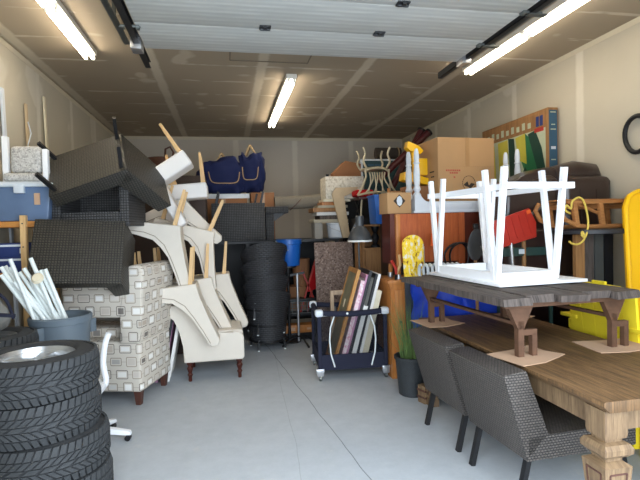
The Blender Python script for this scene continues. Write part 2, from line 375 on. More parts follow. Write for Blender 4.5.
struct(MB().b2((XL - .12, YF - .15, 0), (OX0, YF, ZC)).b2((OX1, YF - .15, 0), (XR + .12, YF, ZC)).b2((OX0, YF - .15, OZ), (OX1, YF, ZC)), 'wall_front', drywall('front_drywall', DB, DM, 0, 0))
# ceiling tape strips along the wall joints
mud = plain('joint_compound', S(200, 190, 168), .85, 0, .1, 4)
for i, (a, b) in enumerate((((XL, YF, ZC - .055), (XL + .004, YB, ZC)), ((XR - .004, YF, ZC - .055), (XR, YB, ZC)), ((XL, YB - .004, ZC - .06), (XR, YB, ZC)))):
    struct(MB().b2(a, b), 'trim_%d' % (i + 1), mud)
h0, h1 = at(207, 62, Z=ZC), at(276, 80, Z=ZC)
hb = MB(); hx0, hx1, hy0, hy1 = .1, .98, 4.75, 5.5
for a, b in (((hx0, hy0), (hx1, hy0)), ((hx0, hy1), (hx1, hy1)), ((hx0, hy0), (hx0, hy1)), ((hx1, hy0), (hx1, hy1))):
    hb.bar((a[0], a[1], ZC - .004), (b[0], b[1], ZC - .004), .012, .008)
struct(hb, 'trim_4', plain('hatch_gap', S(116, 104, 88), .9))
# the open overhead door
d = bpy.data.objects.new('door_1', None); C.objects.link(d); d['kind'] = 'structure'
DX0, DX1, DZ = -.64, 2.28, 3.2
for k in range(5):
    y1 = 4.43 - k * .535
    o = MB().b2((DX0, y1 - .532, DZ), (DX1, y1, DZ + .045), b=.004).build('door_panel', M_['door_skin'], d)
for px, py in ((265, 27), (379, 33), (403, 3)):
    p = at(px, py, Z=DZ)
    h = MB().box((p.x, p.y, DZ - .006), (.09, .075, .012), b=.003).cyl((p.x - .04, p.y, DZ - .018), (p.x + .04, p.y, DZ - .018), .012, n=10)
    h.box((p.x, p.y - .03, DZ - .018), (.03, .03, .02)); h.build('hinge', M_['dark_metal'], d)
for side, x, nm in ((-1, DX0 - .055, 'left'), (1, DX1 + .055, 'right')):
    t = thing('door_track', 'galvanised overhead door track hung under the ceiling %s of the raised door' % ('left' if side < 0 else 'right'), 'track', (x, 3.2, DZ), 0, 'overhead door tracks')
    y0, y1 = -1.9, 1.72
    MB().b2((-.02, y0, -.012), (.03, y1, -.006)).b2((-.02, y0, -.012), (-.014, y1, .05)).b2((-.02, y0, .045), (.03, y1, .051)).build('rail', M_['dark_metal'], t)
    MB().b2((side * .1 - .025, y0, .04), (side * .1 + .025, y1 - .45, .046)).b2((side * .1 - .003, y0, .04), (side * .1 + .003, y1 - .45, .09)).build('angle_iron', M_['galv'], t)
    for yy in (-.9, 0.1, .75):
        b = MB().b2((-.03, yy, -.02), (side * .1 + .03, yy + .05, -.012)).cyl((-.06, yy + .02, 0), (.09, yy + .02, 0), .012, n=8).cyl((-side * .07 - .012, yy + .02, 0), (-side * .07 + .012, yy + .02, 0), .03, n=12)
        b.b2((side * .1 - .012, yy, .046), (side * .1 + .012, yy + .03, ZC - DZ)); b.build('roller_bracket', M_['galv'], t)
    MB().b2((-.05, 1.1, -.05), (.04, 1.24, .06), b=.008).build('end_stop', M_['silver'], t)
# fluorescent lights
def strip(label, x, ya, yb, mb_len):
    t = thing('strip_light', label, 'ceiling light', (x, (ya + yb) / 2, ZC), 0, 'fluorescent strip lights on the ceiling')
    L = (yb - ya) / 2
    MB().b2((-.065, -L, -.055), (.065, L, 0), b=.006).build('housing', M_['housing'], t)
    for sx in (-1, 1):
        for a, b in ((-L + .02, -.02), (.02, L - .02)):
            MB().cyl((sx * .034, a + .02, -.085), (sx * .034, b - .02, -.085), .017, n=10).build('tube', M_['tube'], t)
            for e in (a, b): MB().b2((sx * .034 - .014, e - .02 if e == b else e, -.105), (sx * .034 + .014, e if e == b else e + .02, -.05), b=.003).build('lamp_holder', M_['housing'], t)
strip('long fluorescent strip light on the ceiling at the left wall', -1.33, 3.05, 5.4, 0)
strip('long fluorescent strip light on the ceiling along the right wall', 2.93, 3.05, 5.42, 0)
strip('fluorescent strip light alone in the middle of the far ceiling', .85, 5.9, 8.6, 0)
# ------------------------------------------------------------------ LEFT: tyres, bin, shelf
def tyre_proto(label, loc):
    t = thing('tire', label, 'tire', loc, 0, 'winter tyres')
    R, W = .335, .225; h = W / 2
    prof = [(.205, -.085), (.215, -.1), (.24, -h - .006), (.285, -h - .004), (.315, -h + .012), (R - .004, -h + .035), (R, -.05), (R, .05), (R - .004, h - .035), (.315, h - .012), (.285, h + .004), (.24, h + .006), (.215, .1), (.205, .085), (.205, -.085)]
    MB().lathe(prof, 56, cap=False).build('tire_body', M_['rubber'], t)
    b = MB(); NB = 52
    def blk(th, z0, z1, w, sk, r0=.33, r1=.345):
        vs = []
        for z, dt in ((z0, 0), (z1, sk)):
            for r in (r0, r1):
                rr = r - max(0, abs(z) - .07) * .35
                for a in (-w / 2, w / 2): vs.append((rr * math.cos(th + a + dt), rr * math.sin(th + a + dt), z))
        b.poly(vs, [(2, 3, 7, 6), (0, 4, 5, 1), (0, 2, 6, 4), (1, 5, 7, 3), (0, 1, 3, 2), (4, 6, 7, 5)])
    for k in range(NB):
        th = 2 * PI * k / NB; w = 2 * PI / NB
        blk(th, .062, .108, w * .74, .05); blk(th + .4 * w, -.062, -.108, w * .74, .05)
        blk(th, .018, .056, w * .7, .13); blk(th + .5 * w, -.018, -.056, w * .7, .13)
        if k % 2: blk(th, -.012, .012, w * 1.5, .1)
    b.build('tread', M_['tread'], t)
    rim = MB().lathe([(.208, .082), (.214, .094), (.204, .1), (.196, .08), (.188, .03), (.18, -.08), (.17, -.08), (.178, .03), (.19, .075), (.208, .082)], 40, cap=False)
    for k in range(5):
        a = 2 * PI * k / 5 + .3
        for s in (-.13, .13): rim.bar((.035 * math.cos(a), .035 * math.sin(a), .052), (.192 * math.cos(a + s), .192 * math.sin(a + s), .05), .045, .03, b=.006)
    rim.build('rim', M_['alloy'], t)
    MB().lathe([(0, .075), (.03, .073), (.036, .06), (.036, .03), (0, .03)], 20).build('hub_cap', M_['silver'], t)
    MB().lathe([(.176, -.05), (.17, -.06), (0, -.062)], 30).build('brake_side_disc', M_['black_metal'], t)
    return t
ty = tyre_proto('tyre with a bright alloy rim on top of the front stack, left foreground', (-1.13, 3.1, .795))
HT = .227
for k, (dx, dy, a, lb) in enumerate(((.0, .01, .7, 'second tyre down in the front stack at the left'), (.045, -.0, 1.5, 'third tyre down in the front stack at the left'), (.055, .0, 2.2, 'bottom tyre on the floor of the front stack at the left'))):
    dup(ty, lb, T(-1.13 + dx, 3.1 + dy, .795 - HT * (k + 1)) @ RZ(a))
for k in range(4):
    dup(ty, ('bottom tyre of the stack under the grey shell', 'second tyre up in the stack under the grey shell', 'third tyre up in the stack under the grey shell', 'tyre under the grey shell, topmost of the rear stack')[k], T(-1.7, 3.74, .114 + HT * k) @ RZ(k))
# grey shell on the rear tyres
g = thing('seat_shell', 'grey moulded seat shell with navy rim resting on the rear tyres', 'seat', (-1.8, 3.72, .915))
MB().prism([(-.2, 0), (.2, 0), (.24, .06), (.22, .16), (.1, .26), (.07, .46), (-.1, .5), (-.2, .46)], -.17, .17, b=.035, seg=3).build('shell', M_['grey_shell'], g)
MB().tube(cr([(.24, .185, .07), (.2, .185, .2), (.12, .185, .3), (.09, .185, .46)]), .012).build('rim', M_['navy_pen'], g)
MB().tube(cr([(.24, -.185, .07), (.2, -.185, .2), (.12, -.185, .3), (.09, -.185, .46)]), .012).bar((.22, -.185, .17), (.4, -.2, .15), .03, .02).build('rim', M_['navy_pen'], g)
# slate bin and rods
BX, BY = -1.31, 4.13
t = thing('trash_bin', 'slate grey round trash bin full of white tubes', 'bin', (BX, BY, 0))
MB().lathe([(.16, 0), (.17, .01), (.212, .9), (.226, .905), (.23, .95), (.22, .962), (.206, .955), (.2, .9), (.155, .02), (0, .02)], 40).build('body', M_['bin_grey'], t, cyl=.25)
for a in (-2.25, .9):
    M = RZ(a); MB().b2((.195, -.09, .79), (.25, -.075, .9), M, .004).b2((.195, .075, .79), (.25, .09, .9), M, .004).b2((.236, -.09, .79), (.252, .09, .83), M, .004).build('handle', M_['bin_grey'], t)
tips = [(10, 259, 33), (30.5, 258, 55), (24, 268, 52), (1, 267, 36), (5, 266, 40), (1, 275, 33), (10, 267, 42), (24, 269, 58), (19.5, 272, 50), (18, 282, 47), (14, 282, 42), (40.5, 270, 62), (45, 269, 65), (37, 284, 57)]
wh = ('top left', )
for i, (x, y, cx) in enumerate(tips):
    Y = 4.0 + .02 * (i % 5) + .02 * (i % 3)
    p = at(x, y, Y=Y); q = at(cx, 316, Y=Y + .02); dd = (q - p).normalized(); e = p + dd * ((p.z - .66) / -dd.z)
    e.x = min(e.x, BX + .14); b = MB()
    n = 10; x_ = dd.orthogonal().normalized(); w_ = dd.cross(x_)
    M = basis(p, x_, (e - p)); Ln = (e - p).length
    b.lathe([(.0155, 0), (.0155, Ln), (.011, Ln), (.011, 0), (.0155, 0)], 12, cap=False)
    one(b, 'plastic_tube', M_['rod'], 'white plastic tube leaning in the slate grey bin', 'tube', group='white tubes in the grey bin', M=M)
p = at(38, 279, Y=3.98)
one(MB().lathe([(.035, 0), (.045, .012), (.03, .03), (0, .03)], 14), 'tube_cap', M_['cream'], 'cream end cap stuck among the white tubes', 'cap', M=T(p.x, p.y, p.z) @ RX(1.1))
# white swivel chair
t = thing('swivel_chair', 'white swivel chair with curved frame, behind the front tyres', 'chair', (-1.06, 3.9, 0))
for k in range(5):
    a = math.radians(68 + 72 * k); M = RZ(a)
    l = MB().prism([(0, .1), (.06, .13), (.18, .1), (.29, .075), (.3, .045), (.26, .05), (.15, .065), (0, .07)], -.024, .024, M, .008).build('base_leg', M_['white'], t)
    MB().cyl((.272, -.02, .022), (.272, .02, .022), .022, n=14, M=M).cyl((.272, 0, .03), (.272, 0, .055), .01, n=8, M=M).build('caster', M_['black_metal'], l)
MB().cyl((0, 0, .08), (0, 0, .4), .028).build('post', M_['silver'], t)
MB().box((-.03, -.02, .43), (.3, .3, .06), b=.025).build('seat', M_['white'], t)
MB().tube(cr([(.05, .02, .4), (.115, .03, .45), (.1, .03, .6), (.12, .03, .75), (.15, .03, .83)]), .022).build('arm', M_['white'], t)
# pine shelf with its load
t = thing('shelf_unit', 'orange pine shelf unit against the left wall behind the bin', 'shelf', (-1.9, 4.86, 0))
for x in (-.08, .2):
    for y in (-.33, .42): MB().b2((x - .022, y - .03, 0), (x + .022, y + .03, 1.77), b=.004).build('post', M_['pine'], t)
for z in (.25, 1.28, 1.72): MB().b2((-.1, -.31, z - .05), (.4 if z > 1.5 else .2, .44, z), b=.004).build('shelf', M_['shelf_pine'], t)
for z in (1.7, 1.5): MB().cyl((.2, -.365, z), (.2, -.355, z), .006, n=8).build('screw', M_['black_metal'], t)
t = thing('storage_tote', 'blue storage tote with clear white lid on the pine shelf', 'storage box', (-1.72, 4.84, 1.722))
MB().prism([(-.24, 0), (.2, 0), (.23, .3), (-.27, .3)], -.27, .27, b=.02).build('tub', M_['tote'], t)
MB().b2((-.295, -.3, .295), (.255, .3, .33), b=.012).b2((-.26, -.26, .325), (.21, .26, .345), b=.008).build('lid', M_['lid'], t)
MB().b2((.1, -.285, .14), (.145, -.275, .24)).build('label_sticker', M_['card_pink'], t)
MB().b2((-.05, -.31, .24), (.03, -.27, .31), b=.005).build('latch', M_['lid'], t)
for i, (z, h, w) in enumerate(((1.282, .13, .3), (1.414, .12, .27))):
    b = thing('flat_box', ('lower navy flat box on the middle pine shelf', 'upper navy flat box stacked on the middle pine shelf')[i], 'box', (-1.82, 4.82, z), 0, 'navy boxes on the pine shelf')
    MB().b2((-w / 2, -.25, 0), (w / 2, .25, h), b=.004).build('carton', M_['navy_box'], b)
    MB().b2((-w / 2 + .01, -.254, h - .03), (w / 2 - .01, -.25, h - .012)).b2((w / 2 - .07, -.254, .03), (w / 2 - .03, -.25, .075)).build('printed_mark', M_['lid'], b)
t = thing('upholstered_chair', 'grey boucle chair with white frame posts on the storage tote', 'chair', (-1.73, 4.84, 2.069))
MB().b2((-.15, -.24, 0), (.15, .2, .075), b=.03, seg=3).build('seat', M_['boucle'], t)
MB().b2((-.11, -.19, .075), (.14, -.05, .32), b=.05, seg=3).build('backrest', M_['boucle'], t)
for x in (-.145, .175): MB().b2((x - .022, -.19, 0), (x + .022, -.13, .4 if x < 0 else .29), b=.006).build('post', M_['white'], t)
for i, (x, y0, y1, Y) in enumerate(((5, 88, 138, 4.9), (28.5, 104, 160, 5.55), (46.5, 97, 150, 6.2))):
    p = at(x, y0, X=XL + .05); w = (.055, .045, .05)[i]
    b = MB().bar((XL + .035 + (.05), p.y, 0), (XL + .022, p.y, p.z), .02, w, up=(0, 1, 0), b=.002)
    one(b, 'batten', M_['beige'] if i == 1 else M_['grey_white'] if i == 0 else M_['cream'], ('grey white batten standing in the left corner above the boucle chair', 'tan batten against the left wall between the two pale ones', 'cream batten on the left wall above the wicker pile')[i], 'board', group='battens leaning on the left wall')
p = at(28, 122, X=XL + .07); q = at(28, 145, X=XL + .12)
one(MB().tube([p, (p + q) / 2 + V((.03, 0, 0)), q, q + V((.0, .05, -.12)), V((q.x, q.y + .05, 0.02))], .006), 'cord', M_['lid'], 'thin grey cord hanging at the left wall', 'cord')
# ------------------------------------------------------------------ armchair in rounded-rectangle fabric
MA = T(-.8, 4.6, 0) @ RZ(math.radians(-17))
t = thing('armchair', 'patterned armchair in grey and brown rounded-rectangle fabric', 'armchair', M=MA)
MB().b2((-.74, 0, .13), (-.003, .66, .6), b=.03, seg=3).build('base', M_['retro'], t)
MB().b2((-.74, -.02, .82), (-.1, .13, 1.22), b=.03, seg=3).b2((-.74, -.02, .59), (-.56, .13, .83), b=.02).build('arm', M_['retro'], t)
MB().b2((-.74, .53, .59), (-.1, .66, 1.1), b=.03).build('arm', M_['retro'], t)
MB().prism([(-.2, .58), (-.0, .58), (.02, .7), (.06, 1.2), (.05, 1.29), (-.02, 1.31), (-.1, 1.29), (-.17, .9)], -.025, .665, b=.03, seg=3).build('backrest', M_['retro'], t)
MB().b2((-.73, .14, .6), (-.16, .52, .7), b=.03).build('seat_cushion', M_['retro'], t)
for x, y in ((-.68, .06), (-.06, .06), (-.68, .6), (-.06, .6)):
    MB().bar((x, y, .14), (x * .99, y, 0), .07, .07, w2=.045).build('leg', M_['dark_leg'], t)
# ------------------------------------------------------------------ black wicker lounge chairs of the left pile
def lounge(name, label, mat, leg, grp, M, lean=.2, arms=False, w=.62, d=.6, th=.13, hb=.56, legh=.3, legs=True):
    t = thing(name, label, 'chair', group=grp, M=M); z0 = legh
    MB().b2((0, -w / 2, z0), (d, w / 2, z0 + th), b=.008).build('seat', mat, t)
    s = math.tan(lean); zb = z0 + th + .001
    MB().prism([(0, zb - th * .96), (th, zb), (th - s * hb, zb + hb), (-s * hb - .005, zb + hb - .015)], -w / 2, w / 2, b=.008).build('backrest', mat, t)
    if arms:
        for y in (-w / 2 - .045, w / 2 + .045): MB().b2((.0, y - .04, z0), (d, y + .04, z0 + th + .28), b=.008).build('arm', mat, t)
    if legs:
        for x in (.05, d - .06):
            for y in (-w / 2 + .06, w / 2 - .06):
                l = MB().bar((x, y, z0 + .01), (x + (.05 if x > .3 else -.07), y, 0), .035, .03).build('leg', leg, t)
    return t
GW = 'wicker lounge chairs of the left pile'
w = V((.2, -.72, -.62)).normalized(); a = V((-.97, .25, -.13)); a = (a - w * a.dot(w)).normalized()
def lounge_M(corner, xdir, wdir, near, zl, half=.31):        # corner: world place of the chair's back-bottom edge, at its +y/-y end
    x = V(xdir).normalized(); y = -V(wdir); y = (y - x * y.dot(x)).normalized(); z = x.cross(y)
    M = Matrix((x, y, z)).transposed().to_4x4(); o = V(corner) - (x * 0 + y * near * half + z * zl); M.translation = o; return M
p = at(127, 169, Y=4.42)
# seat outward normal must face up/viewer: local z = x cross y points into the pile
M = lounge_M(p, a, w, -1, .2)
lounge('wicker_chair', 'dark wicker chair upturned with legs in the air, top of the left pile', M_['brown_wicker'], M_['black_metal'], GW, M, lean=.42, d=.68, hb=.42, legh=.2)
M = T(-1.12, 5.12, 1.34) @ RZ(-PI / 2 - .12)
lounge('wicker_chair', 'black wicker chair with arms wedged under the upturned one', M_['black_wicker'], M_['black_metal'], GW, M, lean=.06, arms=True, w=.5, d=.52, hb=.4, legh=.32)
w2 = V((-.10, -.42, -.9)).normalized(); p = at(121, 283, Y=4.3)
M = lounge_M(p, V((-1, -.08, .05)), w2, -1, .3, .29)
lounge('wicker_chair', 'dark brown wicker chair tipped on its side over the patterned armchair', M_['brown_wicker'], M_['black_metal'], GW, M, lean=.15, w=.58, d=.72, hb=.3, legs=False)
# ------------------------------------------------------------------ ivory dining chairs, upturned
prof = [(.55, .39), (.56, .46), (.54, .5), (.3, .5), (.14, .53), (.05, .6), (-.02, .7), (-.1, .85), (-.165, 1.0), (-.2, 1.03), (-.26, 1.02), (-.285, .97), (-.2, .75), (-.12, .5), (-.1, .37)]
def dining(label, M, wid=.36):
    t = thing('dining_chair', label, 'chair', group='upturned ivory dining chairs', M=M); h = wid / 2
    u = MB().prism(prof, -h, h, b=.015, seg=3).build('upholstery', M_['linen'], t)
    for s in (-1, 1):
        MB().tube([(.53, s * (h + .001), .475), (.24, s * (h + .001), .478), (.13, s * (h + .001), .505), (.03, s * (h + .001), .58), (-.045, s * (h + .001), .7), (-.125, s * (h + .001), .85), (-.19, s * (h + .001), .99)], .004, 6).build('nail_trim', M_['trim_nail'], u)
    for x in (.47, -.04):
        for y in (-h + .04, h - .04): MB().bar((x, y, .38), (x + (.0 if x > .2 else -.05), y, 0), .042, w2=.028).build('leg', M_['pine'], t)
    return t
def inv(px, py, Y, phi, mirror=False, cx=-.1, cz=.37):       # upturned chair: its seat-bottom back corner at a point; phi tilts it counter-clockwise
    c, s = math.cos(phi), math.sin(phi); x = V((-c, 0, -s)) if not mirror else V((c, 0, s)); z = V((s, 0, -c))
    p = at(px, py, Y=Y); M = basis((0, 0, 0), x, z); M.translation = p - M.to_3x3() @ V((cx, 0, cz)); return M
def parsons(label, M, wid=.4):
    t = thing('dining_chair', label, 'chair', group='boxy white dining chairs on the pile', M=M); h = wid / 2
    MB().b2((.0, -h, .36), (.46, h, .53), b=.025, seg=3).build('seat', M_['white_linen'], t)
    MB().prism([(.0, .4), (.1, .53), (.06, 1.0), (-.04, 1.0)], -h, h, b=.025, seg=3).build('backrest', M_['white_linen'], t)
    for x in (.42, .06):
        for y in (-h + .05, h - .05): MB().bar((x, y, .37), (x, y, .02), .042, w2=.028).build('leg', M_['pine'], t)
    return t
d0 = dining('ivory dining chair upturned on the slipper chair, nearest of three', inv(197, 282, 5.16, .06))
for lb, M in (('ivory dining chair upturned on the slipper chair, middle of three', inv(212, 276, 5.53, .05)), ('ivory dining chair upturned on the slipper chair, farthest right of three', inv(229, 272, 5.9, .04)),
              ('ivory dining chair upturned beside the tipped brown wicker chair', inv(182, 226, 5.2, -.16)), ('ivory dining chair upturned just left of the flat dark wicker panel', inv(215, 232, 5.62, -.3)),
              ('ivory dining chair back sloping down behind the boxy white seats', inv(184, 196, 5.75, .42))):
    dup(d0, lb, M)
e0 = parsons('boxy white dining chair tilted at the top of the pile, legs pointing up left', inv(147, 176, 5.3, .58, True, 0, .36))
dup(e0, 'boxy white dining chair on the pile with upright leg beside the navy bags', inv(166, 187, 5.75, .08, True, 0, .36))
# ivory slipper chair
t = thing('slipper_chair', 'ivory slipper chair with rolled back and turned dark legs', 'chair', (0, 5.52, 0))
MB().prism([(.14, .21), (.155, .24), (.155, .45), (.13, .5), (.05, .52), (-.22, .5), (-.28, .53), (-.31, .62), (-.34, .74), (-.42, .82), (-.52, .835), (-.6, .82), (-.645, .77), (-.64, .72), (-.6, .7), (-.55, .68), (-.5, .56), (-.48, .4), (-.475, .21)], -.33, .33, b=.03, seg=3).build('upholstery', M_['linen'], t)
MB().b2((-.27, -.315, .47), (.145, .315, .53), b=.03, seg=3).build('seat_cushion', M_['linen'], t)
for x in (-.42, .1):
    for y in (-.27, .27):
        MB().lathe([(.016, 0), (.02, .01), (.018, .05), (.03, .07), (.018, .09), (.034, .14), (.02, .165), (.036, .19), (.036, .225)], 14, T(x, y, 0)).build('leg', M_['mahogany'], t)
# canvases between armchair and slipper chair
for i, (x, m1, h, lb) in enumerate(((-.86, 'grey_white', .88, 'white framed panel leaning beside the patterned armchair'), (-.79, 'mauve', .66, 'mauve picture leaning behind the slipper chair'), (-.73, 'frame_black', .7, 'dark framed picture leaning behind the slipper chair'), (-.67, 'canvas_white', .72, 'white canvas leaning closest to the slipper chair'))):
    M = T(x, 5.55, 0.004) @ RY(.14 + .02 * i)
    c = thing('picture', lb, 'picture', M=M, group='pictures leaning behind the slipper chair')
    MB().b2((0, -.25, 0), (.028, .25, h)).build('frame', M_[m1], c); MB().b2((.024, -.21, .04), (.032, .21, h - .04)).build('canvas', M_['canvas_white' if i % 2 else 'mauve'], c)
# dark wardrobe at the back of the chair pile, basket on it
t = thing('wardrobe', 'dark brown wardrobe hidden behind the ivory chair pile', 'wardrobe', (-.75, 6.75, 0))
MB().b2((-.5, -.3, 0), (.5, .3, 2.32), b=.01).build('body', M_['brown_dark'], t)
for x in (-.25, .25): 
    q = MB().b2((x - .235, -.318, .08), (x + .235, -.3, 2.26), b=.006).build('door', M_['brown_dark'], t); MB().box((x * .2, -.33, 1.2), (.02, .025, .12)).build('handle', M_['black_metal'], q)
p = at(160, 166, Y=6.6)
t = thing('basket', 'brown woven basket with loop handle behind the wicker pile', 'basket', (p.x, 6.65, 2.321))
MB().lathe([(.1, 0), (.15, .02), (.18, .24), (.165, .25), (.14, .04), (0, .03)], 24).build('bowl', M_['brown_basket'], t, cyl=.16)
MB().tube([(.15, 0, .24), (.17, 0, .33), (.13, 0, .4), (.07, 0, .37), (.06, 0, .25)], .014).build('handle', M_['brown_basket'], t)
# ------------------------------------------------------------------ CENTRE: barrel chairs, rack and what it carries
def barrel(label, M):
    t = thing('barrel_chair', label, 'chair', group='stacked black wicker barrel chairs', M=M)
    s = MB(); n, mz = 30, 7; A = math.radians(118); g = []
    for side in (0, 1):
        for i in range(n + 1):
            th = -A + 2 * A * i / n; zt = .8 - .2 * (1 - math.cos(th * .9)) ** 1.1
            for k in range(mz + 1):
                z = .11 + (zt - .11) * k / mz; r = .235 + .06 * ((z - .11) / .69) + .035 * max(0, (k / mz - .65) / .35) ** 1.5 - (.016 if side else 0)
                g.append(s.bm.verts.new((r * math.sin(th), -r * math.cos(th), z)))
    q = (n + 1) * (mz + 1); ix = lambda sd, i, k: g[sd * q + i * (mz + 1) + k]
    for i in range(n):
        for k in range(mz):
            for sd in (0, 1): s.bm.faces.new((ix(sd, i, k), ix(sd, i + 1, k), ix(sd, i + 1, k + 1), ix(sd, i, k + 1)))
        for k in (0, mz): s.bm.faces.new((ix(0, i, k), ix(0, i + 1, k), ix(1, i + 1, k), ix(1, i, k)))
    for i in (0, n):
        for k in range(mz): s.bm.faces.new((ix(0, i, k), ix(0, i, k + 1), ix(1, i, k + 1), ix(1, i, k)))
    s.build('backrest', M_['barrel_wicker'], t, cyl=.28, ang=60)
    MB().lathe([(0, .36), (.225, .36), (.24, .375), (.24, .4), (.225, .41), (0, .41)], 30).build('seat', M_['barrel_wicker'], t)
    MB().tube([(.252 * math.sin(a), -.252 * math.cos(a), .115) for a in [-2.06 + 4.12 * i / 24 for i in range(25)]], .012).build('base_frame', M_['black_metal'], t)
    for a in (-.75, .75, 2.2, -2.2):
        l = MB().bar((.245 * math.sin(a), -.245 * math.cos(a), .15), (.262 * math.sin(a), -.262 * math.cos(a), .012), .024).build('leg', M_['black_metal'], t)
        MB().cyl((.262 * math.sin(a), -.262 * math.cos(a), 0), (.262 * math.sin(a), -.262 * math.cos(a), .014), .014, n=10).build('glide', M_['white_plastic'], l)
    return t
bz = (('bottom chair of the black wicker barrel stack', 0, 0, .15), ('second barrel chair up in the black wicker stack', -.02, .21, .22), ('third barrel chair up in the black wicker stack', -.035, .42, .1), ('topmost barrel chair of the black wicker stack', -.03, .63, .18))
for i, (lb, dx, dz, a) in enumerate(bz):
    M = T(.52 + dx, 6.5, dz) @ RZ(a)
    if i == 0: b0 = barrel(lb, M)
    else: dup(b0, lb, M)
# dark steel rack
RX0, RX1, RY0, RY1 = -.42, 1.66, 7.0, 8.1
t = thing('storage_rack', 'low black steel rack across the back holding boxes and lumber', 'rack', (0, 0, 0))
for x in (RX0 + .03, .3, RX1 - .03):
    for y in (RY0 + .03, RY1 - .03): MB().b2((x - .025, y - .025, 0), (x + .025, y + .025, 1.4)).build('post', M_['black_metal'], t)
for z in (.34, 1.43): MB().b2((RX0, RY0, z - .035), (RX1, RY1, z)).build('shelf', M_['black_metal'], t)
MB().b2((RX0, RY1 - .02, .05), (RX1, RY1, 1.4)).build('back_panel', M_['black_metal'], t)
# pedestal, bucket
p = at(289, 257, Y=6.72)
p.x += -.02
t = thing('plant_stand', 'slim black stand under the blue bucket', 'stand', (p.x, p.y, 0))
MB().cyl((0, 0, .02), (0, 0, 1.07), .02).build('post', M_['black_metal'], t)
MB().lathe([(0, .0), (.16, 0), (.16, .015), (.03, .03), (0, .03)], 24).build('base', M_['black_metal'], t); MB().lathe([(0, 1.05), (.12, 1.05), (.12, 1.075), (0, 1.075)], 24).build('top', M_['black_metal'], t)
t = thing('bucket', 'bright blue plastic bucket beside the barrel chair stack', 'bucket', (p.x + .02, p.y, 1.076))
MB().lathe([(.14, 0), (.146, .01), (.168, .3), (.18, .305), (.182, .36), (.172, .37), (.162, .365), (.135, .015), (0, .015)], 32).build('body', M_['blue'], t)
MB().tube([(-.18, 0, .34), (-.19, -.05, .35), (-.17, -.13, .33), (-.1, -.185, .27), (-.03, -.17, .22)], .006).build('handle', M_['silver'], t)
# under the rack
t = thing('carton', 'tan carton behind the red folding frame under the rack', 'box', (1.0, 7.45, .341)); MB().b2((-.18, -.18, 0), (.18, .18, .36)).build('body', M_['card_dark'], t)
p = at(300, 284, Y=7.2)
one(MB().lathe([(.12, 0), (.14, .4), (.145, .42), (.13, .42), (.11, .02), (0, .02)], 24), 'tub', M_['card_dark'], 'tan tub on the carton under the black rack', 'tub', (p.x + .06, 7.45, .702))
t = thing('folding_frame', 'red folding frame standing under the black rack', 'folding frame', (1.2, 7.1, .341))
for a, b in (((-.14, 0, 0), (.12, 0, .82)), ((.14, 0, 0), (-.1, 0, .62)), ((-.03, .04, 0), (.16, .04, .8))): MB().bar(a, b, .03, .025).build('tube_bar', M_['red'], t)
MB().prism([(-.02, .3), (.13, .35), (.14, .75), (.08, .72)], -.01, .012).build('panel', M_['red_cloth'], t)
p = at(299, 343, Y=6.5)
t = thing('pedestal_stand', 'grey metal pedestal stand with splayed feet in front of the rack', 'stand', (p.x, p.y, 0))
MB().cyl((0, 0, .05), (0, 0, .98), .016).build('post', M_['silver'], t)
for k in range(4):
    a = .4 + k * PI / 2; MB().tube([(0, 0, .12), (.12 * math.cos(a), .12 * math.sin(a), .1), (.26 * math.cos(a), .26 * math.sin(a), .012)], .014).build('foot', M_['black_metal'], t)
MB().bar((-.1, 0, .96), (.1, 0, .99), .03).build('head', M_['black_metal'], t)
for i, (z, lb) in enumerate(((.42, 'upper'), (.0, 'lower'))): pass
t = thing('wire_crate', 'grey wire crate on the lower rack shelf', 'crate', (1.0, 7.1, .341))
b = MB()
for k in range(9):
    x = -.3 + .075 * k; b.bar((x, -.1, 0), (x, -.1, .17), .008)
for z in (.005, .06, .115, .17): b.bar((-.3, -.1, z), (.3, -.1, z), .008); b.bar((-.3, .1, z), (-.3, -.1, z), .008); b.bar((.3, .1, z), (.3, -.1, z), .008); b.bar((-.3, .1, z), (.3, .1, z), .008)
b.build('wire_frame', M_['galv'], t); MB().b2((-.3, -.1, .172), (.3, .1, .21), b=.005).build('lid', M_['dark_metal'], t)
p = at(298, 331, Y=6.86)
t = thing('plank_box', 'flat honey coloured wooden box on a block under the rack', 'box', (p.x, 6.88, .1))
MB().b2((-.22, -.1, 0), (.22, .1, .11), b=.004).build('body', M_['honey'], t); MB().b2((-.14, -.104, .03), (-.05, -.1, .08)).b2((.12, -.104, .04), (.18, -.1, .07)).build('printed_mark', M_['card_pink'], t)
one(MB().b2((-.2, -.08, 0), (.2, .08, .099), b=.006), 'wood_block', M_['black_metal'], 'dark block beneath the flat wooden box', 'block', (p.x, 6.88, 0))
# speckled sheet
p0, p1 = at(314, 243, Y=6.62), at(352, 244, Y=6.62)
one(MB().b2((-(p1.x - p0.x) / 2, 0, 0), ((p1.x - p0.x) / 2, .03, p0.z + .01), b=.004), 'foam_sheet', M_['speckled'], 'brown speckled foam sheet leaning upright behind the playpen', 'sheet', M=T((p0.x + p1.x) / 2, 6.45, .003) @ RX(-.11))
